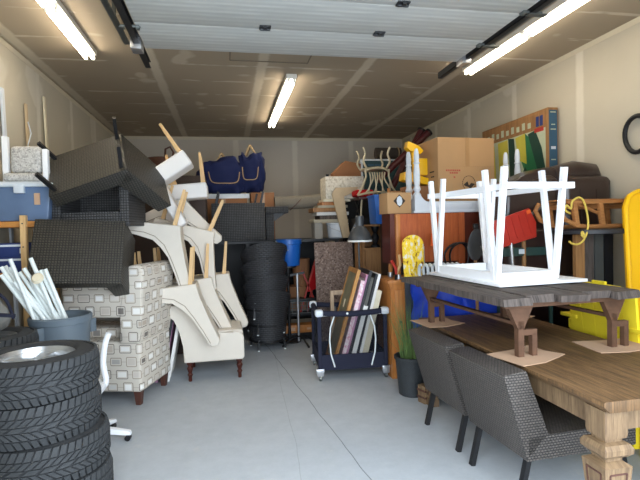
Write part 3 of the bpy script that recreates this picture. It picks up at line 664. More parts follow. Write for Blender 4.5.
# upturned dark wicker chairs and boxes on the rack
GR = 'wicker pieces on the rack'
p = at(212, 204, Y=6.95); q = at(265, 240, Y=6.95)
t = thing('wicker_ottoman', 'square black wicker chair upturned beside the ivory chairs', 'chair', (p.x, 6.95, 1.431), 0, GR); W = q.x - p.x
MB().b2((0, .02, 0), (W, .66, .53), b=.012).build('body', M_['black_wicker'], t); MB().b2((-.012, 0, .0), (W + .012, .06, .55), b=.01).build('front_panel', M_['black_wicker'], t)
for x, y in ((.05, .1), (W - .04, .1), (.05, .58), (W - .1, .58)): MB().bar((x, y, .54), (x + .04, y, .72), .035, .03).build('leg', M_['black_metal'], t)
t = thing('wicker_ottoman', 'small black wicker stool end beside the rolled carpet', 'stool', (q.x + .04, 7.15, 1.431), 0, GR)
MB().b2((0, 0, .4), (.34, .5, .5), b=.01).build('top', M_['black_wicker'], t); MB().b2((.0, .03, 0), (.12, .45, .4), b=.01).build('body', M_['black_wicker'], t); MB().prism([(.12, .28), (.3, .4), (.12, .4)], .05, .44).build('bracket', M_['black_metal'], t)
p = at(265, 190, Y=7.72); q = at(273, 215, Y=7.72)
t = thing('carton', 'cardboard carton at the left end of the rolled carpet', 'box', (p.x + .02, 7.86, 1.431)); MB().b2((-.25, -.18, 0), (.12, .18, .75), b=.004).build('body', M_['card_dark'], t); MB().b2((-.07, -.184, 0), (-.03, -.18, .75)).build('tape', M_['tape'], t)
t = thing('carton', 'wide brown carton under the navy bags', 'box', (-.02, 7.85, 1.431)); MB().b2((-.38, -.2, 0), (.36, .2, .66), b=.004).build('body', M_['card_dark'], t); MB().b2((-.03, -.204, 0), (.03, -.2, .66)).build('tape', M_['tape'], t)
one(MB().b2((-.32, -.025, 0), (.36, .025, .075), b=.006), 'white_rail', M_['lid'], 'pale painted rail lying below the navy bags', 'rail', (.02, 7.7, 2.092))
def bag(label, x, y, z, d, seed, rz):
    t = thing('duffel_bag', label, 'bag', (x, y, z), rz, 'navy bags on the rack')
    bb = MB().sphere((0, 0, 0), (2, 2, 2), None, 40, 0, seed); rq = random.Random(seed); ph = [rq.uniform(0, 6) for _ in range(8)]
    for v in bb.bm.verts:
        c = v.co.copy(); f = lambda a: math.copysign(abs(a) ** .62, a); q = V((f(c.x) * d[0] / 2, f(c.y) * d[1] / 2, f(c.z) * d[2] / 2))
        fold = .05 * math.sin(13 * c.x + 5 * c.z + ph[0]) + .045 * math.sin(11 * c.z - 7 * c.x + ph[1]) + .03 * math.sin(23 * c.x + 3 * c.y + ph[2])
        top = 1 + .16 * math.sin(4.2 * c.x + ph[3]) * max(0, c.z) + .1 * math.sin(9 * c.x + ph[4]) * max(0, c.z)
        v.co = V((q.x * (1 + fold), q.y * (1 + fold * 1.5), q.z * top * (1 + fold) + d[2] / 2))
    for v in bb.bm.verts:
        if v.co.z < .02: v.co.z = max(0, v.co.z * .3)
    bb.build('body', M_['navy'], t, ang=80)
    MB().tube(cr([(-d[0] * .3, -d[1] * .5, d[2] * .62), (-d[0] * .24, -d[1] * .58, d[2] * .34), (0, -d[1] * .6, d[2] * .3), (d[0] * .24, -d[1] * .58, d[2] * .34), (d[0] * .3, -d[1] * .48, d[2] * .62)]), .008).build('piping', M_['tan_bag'], t)
    MB().bar((-.09, 0, d[2] * .93), (-.02, 0, d[2] * 1.2), .1, .03, b=.008).bar((-.02, 0, d[2] * 1.2), (.07, 0, d[2] * .96), .08, .03, b=.008).build('strap', M_['tan_bag'], t)
bag('navy duffel bag with pale piping, left of the pair', -.02, 7.86, 2.16, (.8, .4, .56), 4, .1); bag('narrow navy bag with tall tan strap, right of the pair', .44, 7.84, 2.19, (.42, .34, .64), 9, -.2)
# rolled carpet, lumber, pail
t = thing('rolled_carpet', 'rolled grey carpet lying high across the back wall', 'carpet', (0, 0, 0))
p, q = at(274, 204, Y=7.72), at(328, 200, Y=7.72)
MB().tube([(p.x, 7.62, p.z), (p.x * .5 + q.x * .5, 7.62, (p.z + q.z) / 2 - .01), (q.x, 7.6, q.z)], .105, 20).build('roll', M_['carpet'], t)
for k in range(2): MB().tube([(p.x + .35 + .5 * k + .108 * math.sin(a) , 7.62 + .108 * math.cos(a), p.z + .108 * math.sin(a)) for a in [2 * PI * i / 16 for i in range(16)]], .007, 6, True).build('tie_cord', M_['dark_leg'], t)
p = at(338, 239, Y=7.06)
t = thing('pail', 'pale grey pail on the rack below the stacked boards', 'pail', (p.x + .04, 7.25, 1.431)); MB().lathe([(.13, 0), (.15, .02), (.165, .21), (.175, .215), (.17, .235), (.15, .235), (.14, .02), (0, .02)], 28).build('body', M_['grey_white'], t)
MB().tube([(-.17, 0, .2), (-.12, -.14, .15), (0, -.185, .1), (.12, -.14, .15), (.17, 0, .2)], .005).build('handle', M_['silver'], t)
one(MB().b2((-.06, -.15, 0), (.06, .15, .24), b=.006), 'concrete_block', M_['concrete_block'], 'grey block propping the stacked boards on the rack', 'block', (1.38, 7.3, 1.431))
z = 1.672; GB = 'boards stacked on the rack'
for i, (x0, x1, h, m, lb) in enumerate(((1.2, 1.78, .05, 'grey_board', 'bottom pale board of the stack on the rack'), (1.3, 1.74, .06, 'old_plank', 'dark plank second from the bottom of the board stack'), (1.26, 1.8, .05, 'canvas_white', 'whitish board in the middle of the board stack'), (1.2, 1.62, .06, 'tan_wood', 'tan block of wood left in the board stack'), (1.28, 1.78, .04, 'grey_board', 'grey board near the top of the board stack'), (1.34, 1.74, .05, 'honey', 'honey plank under the pale top board'), (1.36, 1.82, .04, 'cream', 'pale top board of the stack below the terrazzo box'))):
    one(MB().b2((x0 + .1, 7.12 + .02 * (i % 3), z), (x1 + .06, 7.55, z + h), b=.004), 'board', M_[m], lb, 'board', group=GB); z += h + .001
p, q = at(325, 180, Y=7.25), at(362, 204, Y=7.25)
t = thing('terrazzo_box', 'speckled cream box on top of the stacked boards', 'box', (1.5, 7.12, z + .002)); MB().b2((0, 0, 0), (.6, .42, .34), b=.008).build('body', M_['marble'], t); MB().cyl((.05, .1, .34), (.05, .1, .38), .025).build('knob', M_['black_metal'], t)
p, q = at(337, 188, Y=6.85), at(347, 240, Y=6.85)
one(MB().prism([(q.x - .02, 1.435), (q.x + .1, 1.435), (p.x + .14, 2.06), (p.x + .36, 2.14), (p.x + .36, 2.2), (p.x + .02, 2.19), (p.x - .04, 2.1)], 7.02, 7.06, b=.006), 'beige_panel', M_['beige'], 'bent beige panel standing on the rack by the speckled box', 'panel')
# ------------------------------------------------------------------ BACK RIGHT
t = thing('bookcase', 'tan wooden bookcase with open cubby behind the grey lamp', 'bookcase', (1.72, 5.95, 0))
MB().b2((0, 0, 0), (.025, .4, 1.623)).b2((.5, 0, 0), (.525, .4, 1.623)).b2((.025, .38, 0), (.5, .4, 1.623)).build('carcass', M_['tan_wood'], t)
for z in (.02, .45, .9, 1.3, 1.6): MB().b2((.025, 0, z), (.5, .38, z + .022)).build('shelf', M_['tan_wood'], t)
MB().b2((.03, -.018, .5), (.262, 0, 1.3)).build('door', M_['tan_wood'], t); MB().b2((.266, -.018, .5), (.495, 0, 1.3)).build('door', M_['tan_wood'], t)
p = at(376, 244, Y=6.0)
t = thing('candlestick', 'turned black candlestick under the blue crate', 'candlestick', (p.x, 6.03, 1.323)); MB().lathe([(0, 0), (.06, 0), (.06, .02), (.025, .05), (.045, .1), (.05, .14), (.02, .19), (.035, .22), (.05, .25), (.05, .27), (0, .27)], 20).build('body', M_['black_metal'], t)
p, q = at(371, 196, Y=5.95), at(388, 224, Y=5.95)
p, q = at(371, 196, Y=5.85), at(388, 224, Y=5.85)
t = thing('blue_crate', 'tall blue plastic crate left of the diamond marked carton', 'crate', ((p.x + q.x) / 2 + .06, 6.0, 1.625)); MB().prism([(-.1, 0), (.1, 0), (.125, .36), (-.125, .36)], -.15, .15, b=.01).build('body', M_['blue'], t); MB().b2((-.135, -.165, .35), (.135, .165, .375), b=.006).build('rim', M_['blue'], t)
# bell lamp
p = at(360, 244, Y=5.5)
t = thing('floor_lamp', 'floor lamp with charcoal bell shade in front of the bookcase', 'lamp', (p.x, 5.5, 0)); zb = 1.42
MB().lathe([(.142, zb), (.146, zb), (.14, zb + .05), (.115, zb + .11), (.075, zb + .16), (.05, zb + .19), (.05, zb + .3), (.04, zb + .31), (0, zb + .31)], 32, cap=False).build('lamp_shade', M_['charcoal'], t)
MB().lathe([(.143, zb + .001), (.136, zb + .05), (.11, zb + .105), (.06, zb + .16), (0, zb + .17)], 32, cap=False).lathe([(.146, zb), (.146, zb + .02), (.142, zb + .02), (.142, zb)], 32, cap=False).build('shade_lining', M_['lamp_in'], t)
MB().cyl((-.01, .02, .02), (-.01, .02, zb + .2), .011).bar((-.01, .02, zb + .26), (-.1, .02, zb + .1), .03).build('pole', M_['charcoal'], t)
MB().lathe([(0, 0), (.15, 0), (.15, .02), (.02, .035), (0, .035)], 24).build('base', M_['charcoal'], t)
# tall dark cabinets carrying the rear pile
t = thing('storage_cabinet', 'black storage cabinet behind the bookcase under the red cushion', 'cabinet', (1.86, 6.55, 0)); MB().b2((0, 0, 0), (.95, .5, 1.72)).build('body', M_['black_metal'], t)
for x in (.24, .71): MB().b2((x - .23, -.018, .06), (x + .23, 0, 1.66)).build('door', M_['black_metal'], t)
t = thing('storage_cabinet', 'black storage cabinet at the back wall under the teal poster box', 'cabinet', (1.9, 7.75, 0)); MB().b2((0, 0, 0), (1.85, .6, 2.1)).build('body', M_['black_metal'], t)
for x in (.46, 1.38): MB().b2((x - .44, -.018, .06), (x + .44, 0, 2.04)).build('door', M_['black_metal'], t)
p, q = at(350, 196, Y=6.6), at(372, 224, Y=6.6)
t = thing('folded_chair', 'folded black chair with maroon seat below the red cushion', 'chair', (1.9, 6.7, 1.721))
MB().b2((0, .0, .27), (.34, .3, .31), b=.012).build('seat', M_['maroon'], t)
for x in (.02, .32): MB().bar((x, .02, 0), (x, .28, .28), .022).bar((x, .28, 0), (x, .02, .28), .022).build('leg', M_['black_metal'], t)
b = MB()
for k in range(5): b.tube([(.2 + .04 * k, -.02, 0), (.24 + .03 * k, -.02, .12), (.22 + .045 * k, -.02, .27)], .007)
b.build('wire_back', M_['wire'], t)
t = thing('cushion', 'red cushion beside the upturned cream metal chair', 'cushion', (1.98, 6.82, 2.033)); MB().b2((-.13, -.14, 0), (.14, .14, .1), b=.04, seg=3).build('body', M_['red_cloth'], t)
p = at(376, 194, Y=6.6)
t = thing('bistro_chair', 'cream cast metal bistro chair upturned with curved legs up', 'chair', (p.x + .05, 6.85, 1.721)); b = MB()
one_z = .33
for k in range(7):
    x = -.13 + .043 * k; s = -1 if k % 2 else 1
    b.tube(cr([(x * 1.5, -.17, .34), (x * 1.15 + .025 * s, -.185, .44), (x * .8, -.19, .56), (x * .9, -.17, .66)], 3), .011, 6)
b.tube([(-.3, -.16, .33), (-.15, -.2, .36), (0, -.21, .37), (.15, -.2, .36), (.3, -.16, .33)], .016).tube([(-.17, -.17, .68), (-.1, -.19, .71), (0, -.2, .72), (.1, -.19, .71), (.17, -.17, .68)], .018)
for s in (-1, 1): b.tube([(s * .3, -.16, .33), (s * .22, -.17, .45), (s * .17, -.18, .6), (s * .18, -.17, .7)], .016)
b.build('backrest', M_['aluminium'], t); MB().lathe([(0, .7), (.19, .7), (.205, .715), (.19, .73), (0, .73)], 24).build('seat', M_['aluminium'], t)
for s in (-1, 1):
    for y in (-.15, .15): MB().tube(cr([(s * .15, y, .72), (s * .2, y * 1.1, .82), (s * .17, y * 1.05, .92), (s * .2, y * 1.2, 1.02)]), .016).build('leg', M_['aluminium'], t)
MB().tube([(.24, -.1, .0), (.22, -.1, .3), (.2, -.15, .5)], .014).tube([(-.24, -.1, .0), (-.22, -.1, .3), (-.2, -.15, .5)], .014).build('arm', M_['aluminium'], t)
p, q = at(361, 159, Y=7.9), at(400, 190, Y=7.9)
t = thing('poster_box', 'flat dark teal printed box standing at the back wall', 'box', (p.x, 7.9, 2.101)); W = q.x + .25 - p.x; H = p.z - 2.1
MB().b2((0, 0, 0), (W, .09, H), b=.004).build('carton', M_['lid'], t); b = MB().b2((.03, -.004, .03), (W - .02, 0, H - .03)); b.build('printed_face', M_['teal'], t)
b = MB()
for x, w_ in ((.12, .1), (.24, .16), (.44, .08), (.55, .1)): b.b2((x, -.007, H - .12), (x + w_, -.004, H - .085))
b.build('printed_lettering', M_['tvblue'], t)
p = at(386, 158, Y=8.05)
t = thing('bolster', 'dark plaid bolster lying on the teal poster box', 'cushion', (p.x, 7.95, 2.101 + H + .001)); MB().cyl((-.22, 0, .1), (.22, 0, .1), .1, n=24).build('body', M_['dark_weave'], t, ang=60); MB().tube([(.17, .104 * math.cos(a), .1 + .104 * math.sin(a)) for a in [2 * PI * i / 18 for i in range(18)]], .009, 6, True).build('strap', M_['tan_bag'], t)
p, q = at(338, 178, Y=7.8), at(362, 162, Y=7.8)
t = thing('carton', 'open brown carton tilted beside the teal poster box', 'box', (2.02, 8.02, 2.101)); MB().prism([(-.14, 0), (.32, 0), (.36, .55), (-.0, .62), (-.2, .42)], -.1, .2, b=.004).build('body', M_['card_dark'], t); MB().b2((.14, -.105, .2), (.24, -.1, .32)).build('label_sticker', M_['lid'], t); MB().b2((-.06, -.105, .1), (.06, -.1, .22)).build('printed_mark', M_['orange'], t)
# maroon poles, yellow toy
for i, (a, b, lb) in enumerate((((391, 168), (428, 133), 'maroon padded pole with black cap, lower of two crossing behind the carton'), ((398, 176), (421, 131), 'maroon padded pole with black cap, steeper of two behind the yellow toy'))):
    p, q = at(*a, Y=6.75 + .12 * i), at(*b, Y=6.75 + .12 * i); p = p - (q - p) * (.35 if i == 0 else .3); t = thing('padded_pole', lb, 'pole', p, group='maroon padded poles')
    MB().cyl((0, 0, 0), q - p, .05, n=14).build('sleeve', M_['maroon'], t); MB().cyl(q - p, (q - p) * 1.03, .06, n=14).build('end_cap', M_['black_metal'], t)
# sideboard and honey cabinet
t = thing('honey_cabinet', 'honey wood cabinet standing on the floor behind the playpen', 'cabinet', (1.63, 4.72, 0))
MB().b2((.03, .02, .0), (.95, .5, .99)).build('body', M_['honey'], t); MB().b2((0, 0, .99), (1.0, .52, 1.035), b=.012).b2((.015, .01, .96), (.98, .51, .99)).build('top', M_['honey'], t)
for x in (.27, .71): q_ = MB().b2((x - .2, 0, .08), (x + .2, .02, .93), b=.006).build('door', M_['honey'], t); MB().box((x - .15, -.012, .6), (.025, .03, .025), b=.008).build('knob', M_['dark_leg'], q_)
t = thing('sideboard', 'red brown veneered sideboard with honey corner post', 'sideboard', (1.7, 4.78, 1.036))
MB().b2((.0, .05, .16), (1.3, .32, .69)).build('carcass', M_['teak_dark'], t)
MB().b2((.1, .02, .17), (.76, .05, .685)).build('panel', M_['teak'], t); MB().b2((.83, .035, .17), (1.28, .05, .685)).build('panel', M_['teak_dark'], t)
MB().b2((.76, .01, .14), (.83, .06, .69)).build('rail', M_['teak'], t)
for x in (.075, 1.27):
    for y in (.03, .29): l = MB().bar((x, y, .685), (x, y, .0), .05, w2=.04, b=.01).build('post', M_['honey'], t); MB().cyl((x, y, .0), (x, y, .05), .028, n=12).build('foot_cap', M_['silver'], l)
p, q = at(388, 214, Y=4.86), at(412, 193, Y=4.86)
t = thing('carton', 'small carton with black diamond and white label on the sideboard', 'box', (p.x, 4.87, 1.727), .06); W = q.x - p.x; H = .225
MB().b2((0, 0, 0), (W, .24, H), b=.003).build('body', M_['card'], t); 
b = MB(); cx, cz = W * .5, H * .6; b.poly([(cx - .07, -.002, cz), (cx, -.002, cz - .07), (cx + .07, -.002, cz), (cx, -.002, cz + .07)], [(0, 1, 2, 3)]); b.build('diamond_mark', M_['ink'], t)
b = MB(); b.poly([(cx + .034 * math.cos(a), -.004, cz + .055 * math.sin(a)) for a in [2 * PI * i / 8 for i in range(8)]], [tuple(range(8))]); b.build('label_sticker', M_['lid'], t)
# white upturned vanity
t = thing('vanity_table', 'pale grey vanity table upturned with turned legs on the sideboard', 'table', (2.0, 4.87, 1.727)); W = 1.3
MB().b2((-.02, -.02, 0), (W + .02, .36, .025), b=.006).build('tabletop', M_['grey_white'], t)
MB().prism([(0, .025), (W, .025), (W, .17), (W - .1, .15), (W - .14, .12), (.14, .12), (.1, .15), (.06, .2), (0, .2)], 0, .022).b2((0, .3, .025), (W, .32, .14)).b2((0, .02, .025), (.02, .3, .15)).b2((W - .02, .02, .025), (W, .3, .15)).build('apron', M_['grey_white'], t)
MB().b2((.2, -.008, .045), (.66, 0, .1), b=.003).b2((.72, -.008, .045), (1.16, 0, .1), b=.003).build('drawer_front', M_['grey_white'], t)
leg = [(.04, .16), (.045, .2), (.025, .23), (.042, .26), (.028, .3), (.036, .36), (.034, .46), (.026, .53), (.036, .545), (.026, .56), (.03, .6), (.024, .67), (.014, .7), (0, .7)]
for x, y in ((.045, .045), (W - .045, .045), (.045, .275), (W - .045, .275)): MB().lathe(leg, 16, T(x, y, 0)).b2((x - .04, y - .04, .02), (x + .04, y + .04, .17)).build('leg', M_['grey_white'], t)
t = thing('storage_cabinet', 'dark brown storage cabinet hidden behind the sideboard under the large carton', 'cabinet', (1.95, 5.3, 0))
MB().b2((0, 0, 0), (1.4, .62, 1.724)).build('body', M_['brown_dark'], t)
# big carton on the sideboard
t = thing('carton', 'large tan carton with red print and round mark behind the vanity', 'box', (2.47, 5.29, 1.727), .05); W, D, H = .75, .6, .9
MB().b2((0, 0, 0), (W, D, H), b=.004).build('body', M_['card'], t); MB().b2((W * .48, -.002, H * .62), (W * .55, 0, H)).b2((0, -.0022, H * .615), (W, 0, H * .62)).build('tape', M_['tape'], t)
b = MB()
for i, (x, w_, z) in enumerate(((.1, .22, .48), (.15, .12, .45), (.2, .03, .4))):
    n = max(1, int(w_ / .028))
    for k in range(n): b.b2((x + .028 * k, -.003, H * z / .9 + .02), (x + .028 * k + .02, -.0005, H * z / .9 + .04))
b.build('red_print', M_['ink_red'], t)
b = MB()
for k in range(20):
    a0, a1 = 2 * PI * k / 20, 2 * PI * (k + .7) / 20; b.bar((.4 + .085 * math.cos(a0), -.002, .36 + .085 * math.sin(a0)), (.4 + .085 * math.cos(a1), -.002, .36 + .085 * math.sin(a1)), .004, .006)
b.build('round_mark', M_['ink'], t); b = MB(); b.prism([(.33, .34), (.38, .38), (.4, .33), (.43, .36), (.48, .35), (.45, .32), (.42, .29), (.4, .31), (.36, .32)], -.003, -.0005)
b.build('bird_mark', M_['ink'], t); b = MB()
for k in range(6): b.b2((-.003, .1, .2 + .06 * k), (-.0005, .1 + .08 + .03 * (k % 2), .215 + .06 * k))
b.build('side_print', M_['ink'], t)
# small chair, yellow toy behind the vanity legs
p = at(400, 192, Y=5.5)
t = thing('small_chair', 'little brown wooden chair behind the small carton', 'chair', (p.x, 5.5, 1.727))
MB().b2((-.12, -.12, .13), (.14, .12, .16), b=.004).build('seat', M_['tan_wood'], t); MB().b2((-.1, .1, .2), (.12, .115, .3), b=.004).build('backrest', M_['tan_wood'], t)
for x in (-.11, .13):
    for y in (-.1, .1): MB().bar((x, y, 0), (x, y, .33 if y > 0 else .14), .025).build('leg', M_['honey'], t)
p, q = at(405, 178, Y=5.75), at(425, 146, Y=5.75)
t = thing('toy_loader', 'bright yellow plastic toy between the pale turned legs', 'toy', (p.x + .02, 5.62, 1.95))
MB().prism([(-.12, .2), (.3, .12), (.34, .2), (.0, .26), (-.02, .32), (-.1, .3)], -.08, .1, b=.012).build('scoop', M_['amber'], t); MB().b2((.08, -.06, .26), (.32, .1, .47), b=.02).build('body', M_['amber'], t)
MB().prism([(-.02, .56), (.12, .52), (.16, .56), (.1, .62), (-.04, .68), (-.06, .6)], -.06, .06, b=.012).bar((.06, 0, .3), (.04, 0, .58), .05, b=.01).build('arm', M_['amber'], t)
t = thing('carton', 'brown carton holding up the yellow toy', 'box', (p.x + .02, 5.62, 1.727)); MB().b2((-.1, -.1, 0), (.3, .1, .345), b=.004).build('body', M_['card_dark'], t)
# ------------------------------------------------------------------ PLAYPEN and the pictures in it
MP = T(.92, 4.88, 0) @ RZ(-.075); PW, PD, PH = .7, .6, .74
t = thing('playpen', 'navy mesh playpen on castors with pale grey corners, full of pictures', 'playpen', M=MP)
cs = [(0, 0), (PW, 0), (PW, PD), (0, PD)]
for i in range(4):
    a, b = cs[i], cs[(i + 1) % 4]
    MB().tube([(a[0] + (b[0] - a[0]) * u, a[1] + (b[1] - a[1]) * u, PH - .03 - .02 * math.sin(PI * u)) for u in (0, .25, .5, .75, 1)], .03, 12).build('top_rail', M_['navy_pen'], t)
    n = V((b[1] - a[1], a[0] - b[0], 0)).normalized() * .004
    pt = lambda u, z: V((a[0] + (b[0] - a[0]) * u, a[1] + (b[1] - a[1]) * u, z))
    MB().bar(pt(.03, .19), pt(.97, .19), .16, .012, up=(n.x * 9, n.y * 9, 0)).build('lower_band', M_['navy_pen'], t)
    MB().bar(pt(.03, .48), pt(.97, .48), .44, .004, up=(n.x * 9, n.y * 9, 0)).build('mesh_side', M_['net'], t)
    if i == 0:
        for u0, s in ((.2, -1), (.8, 1)):
            MB().tube([pt(u0 - s * .03, .68) + n * 2, pt(u0 + s * .035, .55) + n * 2, pt(u0 + s * .05, .42) + n * 2, pt(u0 + s * .035, .28) + n * 2, pt(u0 - s * .02, .14) + n * 2], .008, 8).build('white_piping', M_['white_plastic'], t)
        MB().bar(pt(.06, .685) + n * 2, pt(.94, .685) + n * 2, .014, .014).build('seam_tape', M_['white_plastic'], t)
    q = MB().box((a[0], a[1], PH - .03), (.085, .085, .075), b=.025, seg=3).build('corner_cap', M_['grey_white'], t)
    MB().bar((a[0], a[1], .07), (a[0], a[1], PH - .06), .04, b=.008).build('corner_post', M_['navy_pen'], t)
    f = MB().prism([(-.035, .05), (.035, .05), (.045, .13), (-.045, .13)], -.03, .03, T(a[0], a[1], 0), .01).build('foot', M_['silver'], t)
    MB().cyl((a[0] - .012, a[1], .03), (a[0] + .012, a[1], .03), .03, n=16).build('castor', M_['galv'], f)
MB().b2((.03, .03, .1), (PW - .03, PD - .03, .125), b=.005).build('floor_pad', M_['navy_pen'], t)
MB().cyl((PW * .42, -.03, PH - .04), (PW * .42, -.036, PH - .04), .012, n=14).build('badge', M_['white_plastic'], t)
GP = 'pictures standing in the playpen'
def pic(label, x, w, h, th, m1, m2, lean, y0=.08, inset=.05, seal=False):
    M = MP @ T(x, y0, .13) @ RY(lean)
    c = thing('picture', label, 'picture', M=M, group=GP)
    MB().b2((0, 0, 0), (th, w, inset)).b2((0, 0, h - inset), (th, w, h)).b2((0, 0, inset), (th, inset, h - inset)).b2((0, w - inset, inset), (th, w, h - inset)).build('frame', M_[m1], c)
    MB().b2((.006, inset * .9, inset * .9), (th - .004, w - inset * .9, h - inset * .9)).build('print', M_[m2], c)
    if seal: MB().box((.003, w * .5, h * .62), (.004, .05, .09)).build('printed_motif', M_['cream'], c)
pic('gold framed dark picture in front, leaning in the navy playpen', .13, .52, 1.06, .035, 'gold', 'art', .29, .05, seal=True)
pic('pink and white print standing behind the gold framed picture', .2, .46, .94, .04, 'pink', 'pink', .285, .03, .03)
pic('mauve edged picture between the pink print and the black frames', .246, .5, 1.0, .018, 'mauve', 'canvas_white', .28, .03)
pic('thin black framed picture, tallest on the right in the playpen', .27, .5, 1.04, .03, 'frame_black', 'canvas_white', .28, .03)
pic('white canvas low in the playpen between pink and black edges', .306, .46, .66, .045, 'canvas_white', 'canvas_white', .275, .03)
pic('second black framed picture beside the white edged board', .356, .5, 1.0, .025, 'frame_black', 'canvas_white', .27, .03)
pic('white edged board right of the black frames in the playpen', .387, .48, 1.0, .03, 'canvas_white', 'canvas_white', .265, .03)
pic('cream board farthest right among the pictures in the playpen', .424, .46, .82, .06, 'cream', 'cream', .25, .03)
c = thing('window_sash', 'weathered wooden window sash with grey bars at the back of the playpen', 'window sash', M=MP @ T(.2, .5, .13) @ RZ(.08) @ RX(-.04))
MB().b2((0, 0, 0), (.04, .03, .74)).b2((.16, 0, 0), (.19, .03, .72)).b2((.36, 0, 0), (.4, .03, .7)).b2((0, -.002, .69), (.42, .032, .74)).build('frame', M_['driftwood'], c)
for k in range(5): MB().bar((.05 + .075 * k, .05, 0), (.055 + .075 * k, .05, .55 + .04 * (k % 2)), .022).build('bar', M_['galv'], c)
# ------------------------------------------------------------------ grass pot, block, long board
p = at(410, 398, Z=0)
t = thing('potted_grass', 'tall green ornamental grass in a dark woven pot by the table', 'plant', (p.x + .06, p.y + .1, 0))
MB().lathe([(.11, 0), (.122, .01), (.15, .34), (.163, .345), (.163, .37), (.15, .372), (.14, .34), (.1, .3), (0, .3)], 32).build('pot', M_['pot'], t, cyl=.14)
MB().lathe([(0, .31), (.13, .31), (.13, .3), (0, .3)], 20).build('soil', M_['brown_dark'], t)
b = MB(); rr = random.Random(5)
for k in range(190):
    a = rr.uniform(0, 6.283); r0 = .1 * math.sqrt(rr.random()); h = rr.uniform(.3, .78); out = rr.uniform(.02, .26); w = rr.uniform(.0018, .0036)
    base = V((r0 * math.cos(a), r0 * math.sin(a), .3)); d_ = V((math.cos(a), math.sin(a), 0)); sd = V((-math.sin(a + k), math.cos(a + k), 0)) * w
    pts = [base + d_ * out * u ** 2 + V((0, 0, h * (u - .12 * u * u))) for u in (0, .35, .7, 1)]
    vs = [];
    for i, q in enumerate(pts):
        k_ = 1 - i / 3.2; vs += [q - sd * k_, q + sd * k_]
    b.poly(vs, [(0, 1, 3, 2), (2, 3, 5, 4), (4, 5, 7, 6)])
f = b.build('foliage', M_['grass'], t); f['kind'] = 'stuff'
p = at(430, 407, Z=0)
t = thing('carved_block', 'small carved wooden block on the floor behind the plant pot', 'block', (p.x + .02, p.y + .12, 0), .3); MB().b2((-.06, -.05, 0), (.06, .05, .16), b=.01).build('body', M_['table_wood_u'], t); MB().b2((-.065, -.056, .05), (.065, .055, .065)).b2((-.065, -.056, .11), (.065, .055, .125)).build('band', M_['dark_leg'], t)
p = at(413, 240, Y=4.45)
M = T(p.x + .05, 4.5, .004) @ RZ(.2) @ RX(-.035); W = .125
t = thing('snowboard', 'worn snowboard standing upright with scraped yellow tip and dark base', 'snowboard', M=M)
def outline(z0, z1, tip): 
    o = [(-W * .88, z0), (W * .88, z0)] + [(W, z1 - .12)]
    return o + ([(W * math.cos(a), z1 - .1 + .1 * math.sin(a)) for a in [PI * i / 12 for i in range(13)]] if tip else [(-W, z1 - .12)])
MB().prism([(-W * .7, 0), (W * .7, 0), (W * .9, .15), (W * .9, 1.05), (-W * .9, 1.05), (-W * .9, .15)], 0, .016, b=.003).build('base', M_['black_board'], t)
MB().prism([(-W * .9, 1.051), (W * .9, 1.051)] + [(W * math.cos(a), 1.4 + .1 * math.sin(a)) for a in [PI * i / 12 for i in range(13)]], 0, .016, b=.003).build('tip', M_['scraped'], t)
MB().bar((W * .95, .008, .1), (W * 1.02, .008, 1.38), .008, .018).build('edge', M_['silver'], t)
for i, (dx, lb, m) in enumerate(((.15, 'dark ski leaning right of the snowboard', 'black_board'), (.24, 'grey edged ski leaning beside the dark one', 'galv'))):
    one(MB().prism([(-.035, 0), (.035, 0), (.04, .9), (.03, 1.0), (0, 1.03), (-.03, 1.0), (-.04, .9)], 0, .014, b=.003), 'ski', M_[m], lb, 'ski', M=T(p.x + dx, 4.56, .004) @ RX(-.05), group='skis by the snowboard')
t = thing('pruner', 'red handled lopper stuck beside the snowboard tip', 'tool', (1.72, 4.75, 1.037)); MB().bar((0, .0, 0), (.01, .0, .07), .02).build('shaft', M_['black_metal'], t); MB().tube([(.01, 0, .06), (.0, -.01, .12), (-.05, -.02, .2)], .016).build('handle', M_['red'], t); MB().tube([(.01, 0, .06), (.05, -.01, .15), (.04, -.02, .26)], .015).build('grip', M_['pine'], t)
# blue tarp bundles, coil hose
for i, (x, y, d_, lb) in enumerate(((2.02, 4.36, (.42, .4, .47), 'bright blue tarp bundle under the far end of the rustic bench'), (2.42, 4.4, (.5, .42, .51), 'larger blue tarp bundle right of the first one'))):
    b = MB(); b.b2((-d_[0] / 2, -d_[1] / 2, 0), (d_[0] / 2, d_[1] / 2, d_[2]))
    bmesh.ops.subdivide_edges(b.bm, edges=b.bm.edges, cuts=9, use_grid_fill=True); rr = random.Random(i + 2)
    for v in b.bm.verts:
        if .02 < v.co.z: v.co += V((math.sin(v.co.z * 21 + v.co.y * 13) * .018, math.sin(v.co.x * 24 + v.co.z * 9 + i) * .022, (math.sin(v.co.x * 19) * .015 if v.co.z > d_[2] - .01 else 0)))
    one(b, 'tarp_bundle', M_['tarp'], lb, 'tarp', (x, y, .551), .05, 'blue tarp bundles', ang=80)
t = thing('storage_crate', 'black storage crate beneath the blue tarp bundles', 'crate', (2.24, 4.38, 0)); MB().b2((-.44, -.2, 0), (.44, .2, .55), b=.01).build('body', M_['black_metal'], t); MB().b2((-.46, -.22, .5), (.46, .22, .545), b=.006).build('rim', M_['black_metal'], t)
p = at(421, 276, Y=4.36)
t = thing('coil_hose', 'pale ribbed duct coil lying on the blue tarp behind the snowboard', 'hose', (1.84, 4.36, 1.045))
b = MB(); n = 9
b.tube([(.42 * i / (n * 14), (.08) * math.sin(2 * PI * i / 14), .09 + .08 * math.cos(2 * PI * i / 14)) for i in range(n * 14)], .014, 6); b.build('coil', M_['lid'], t)
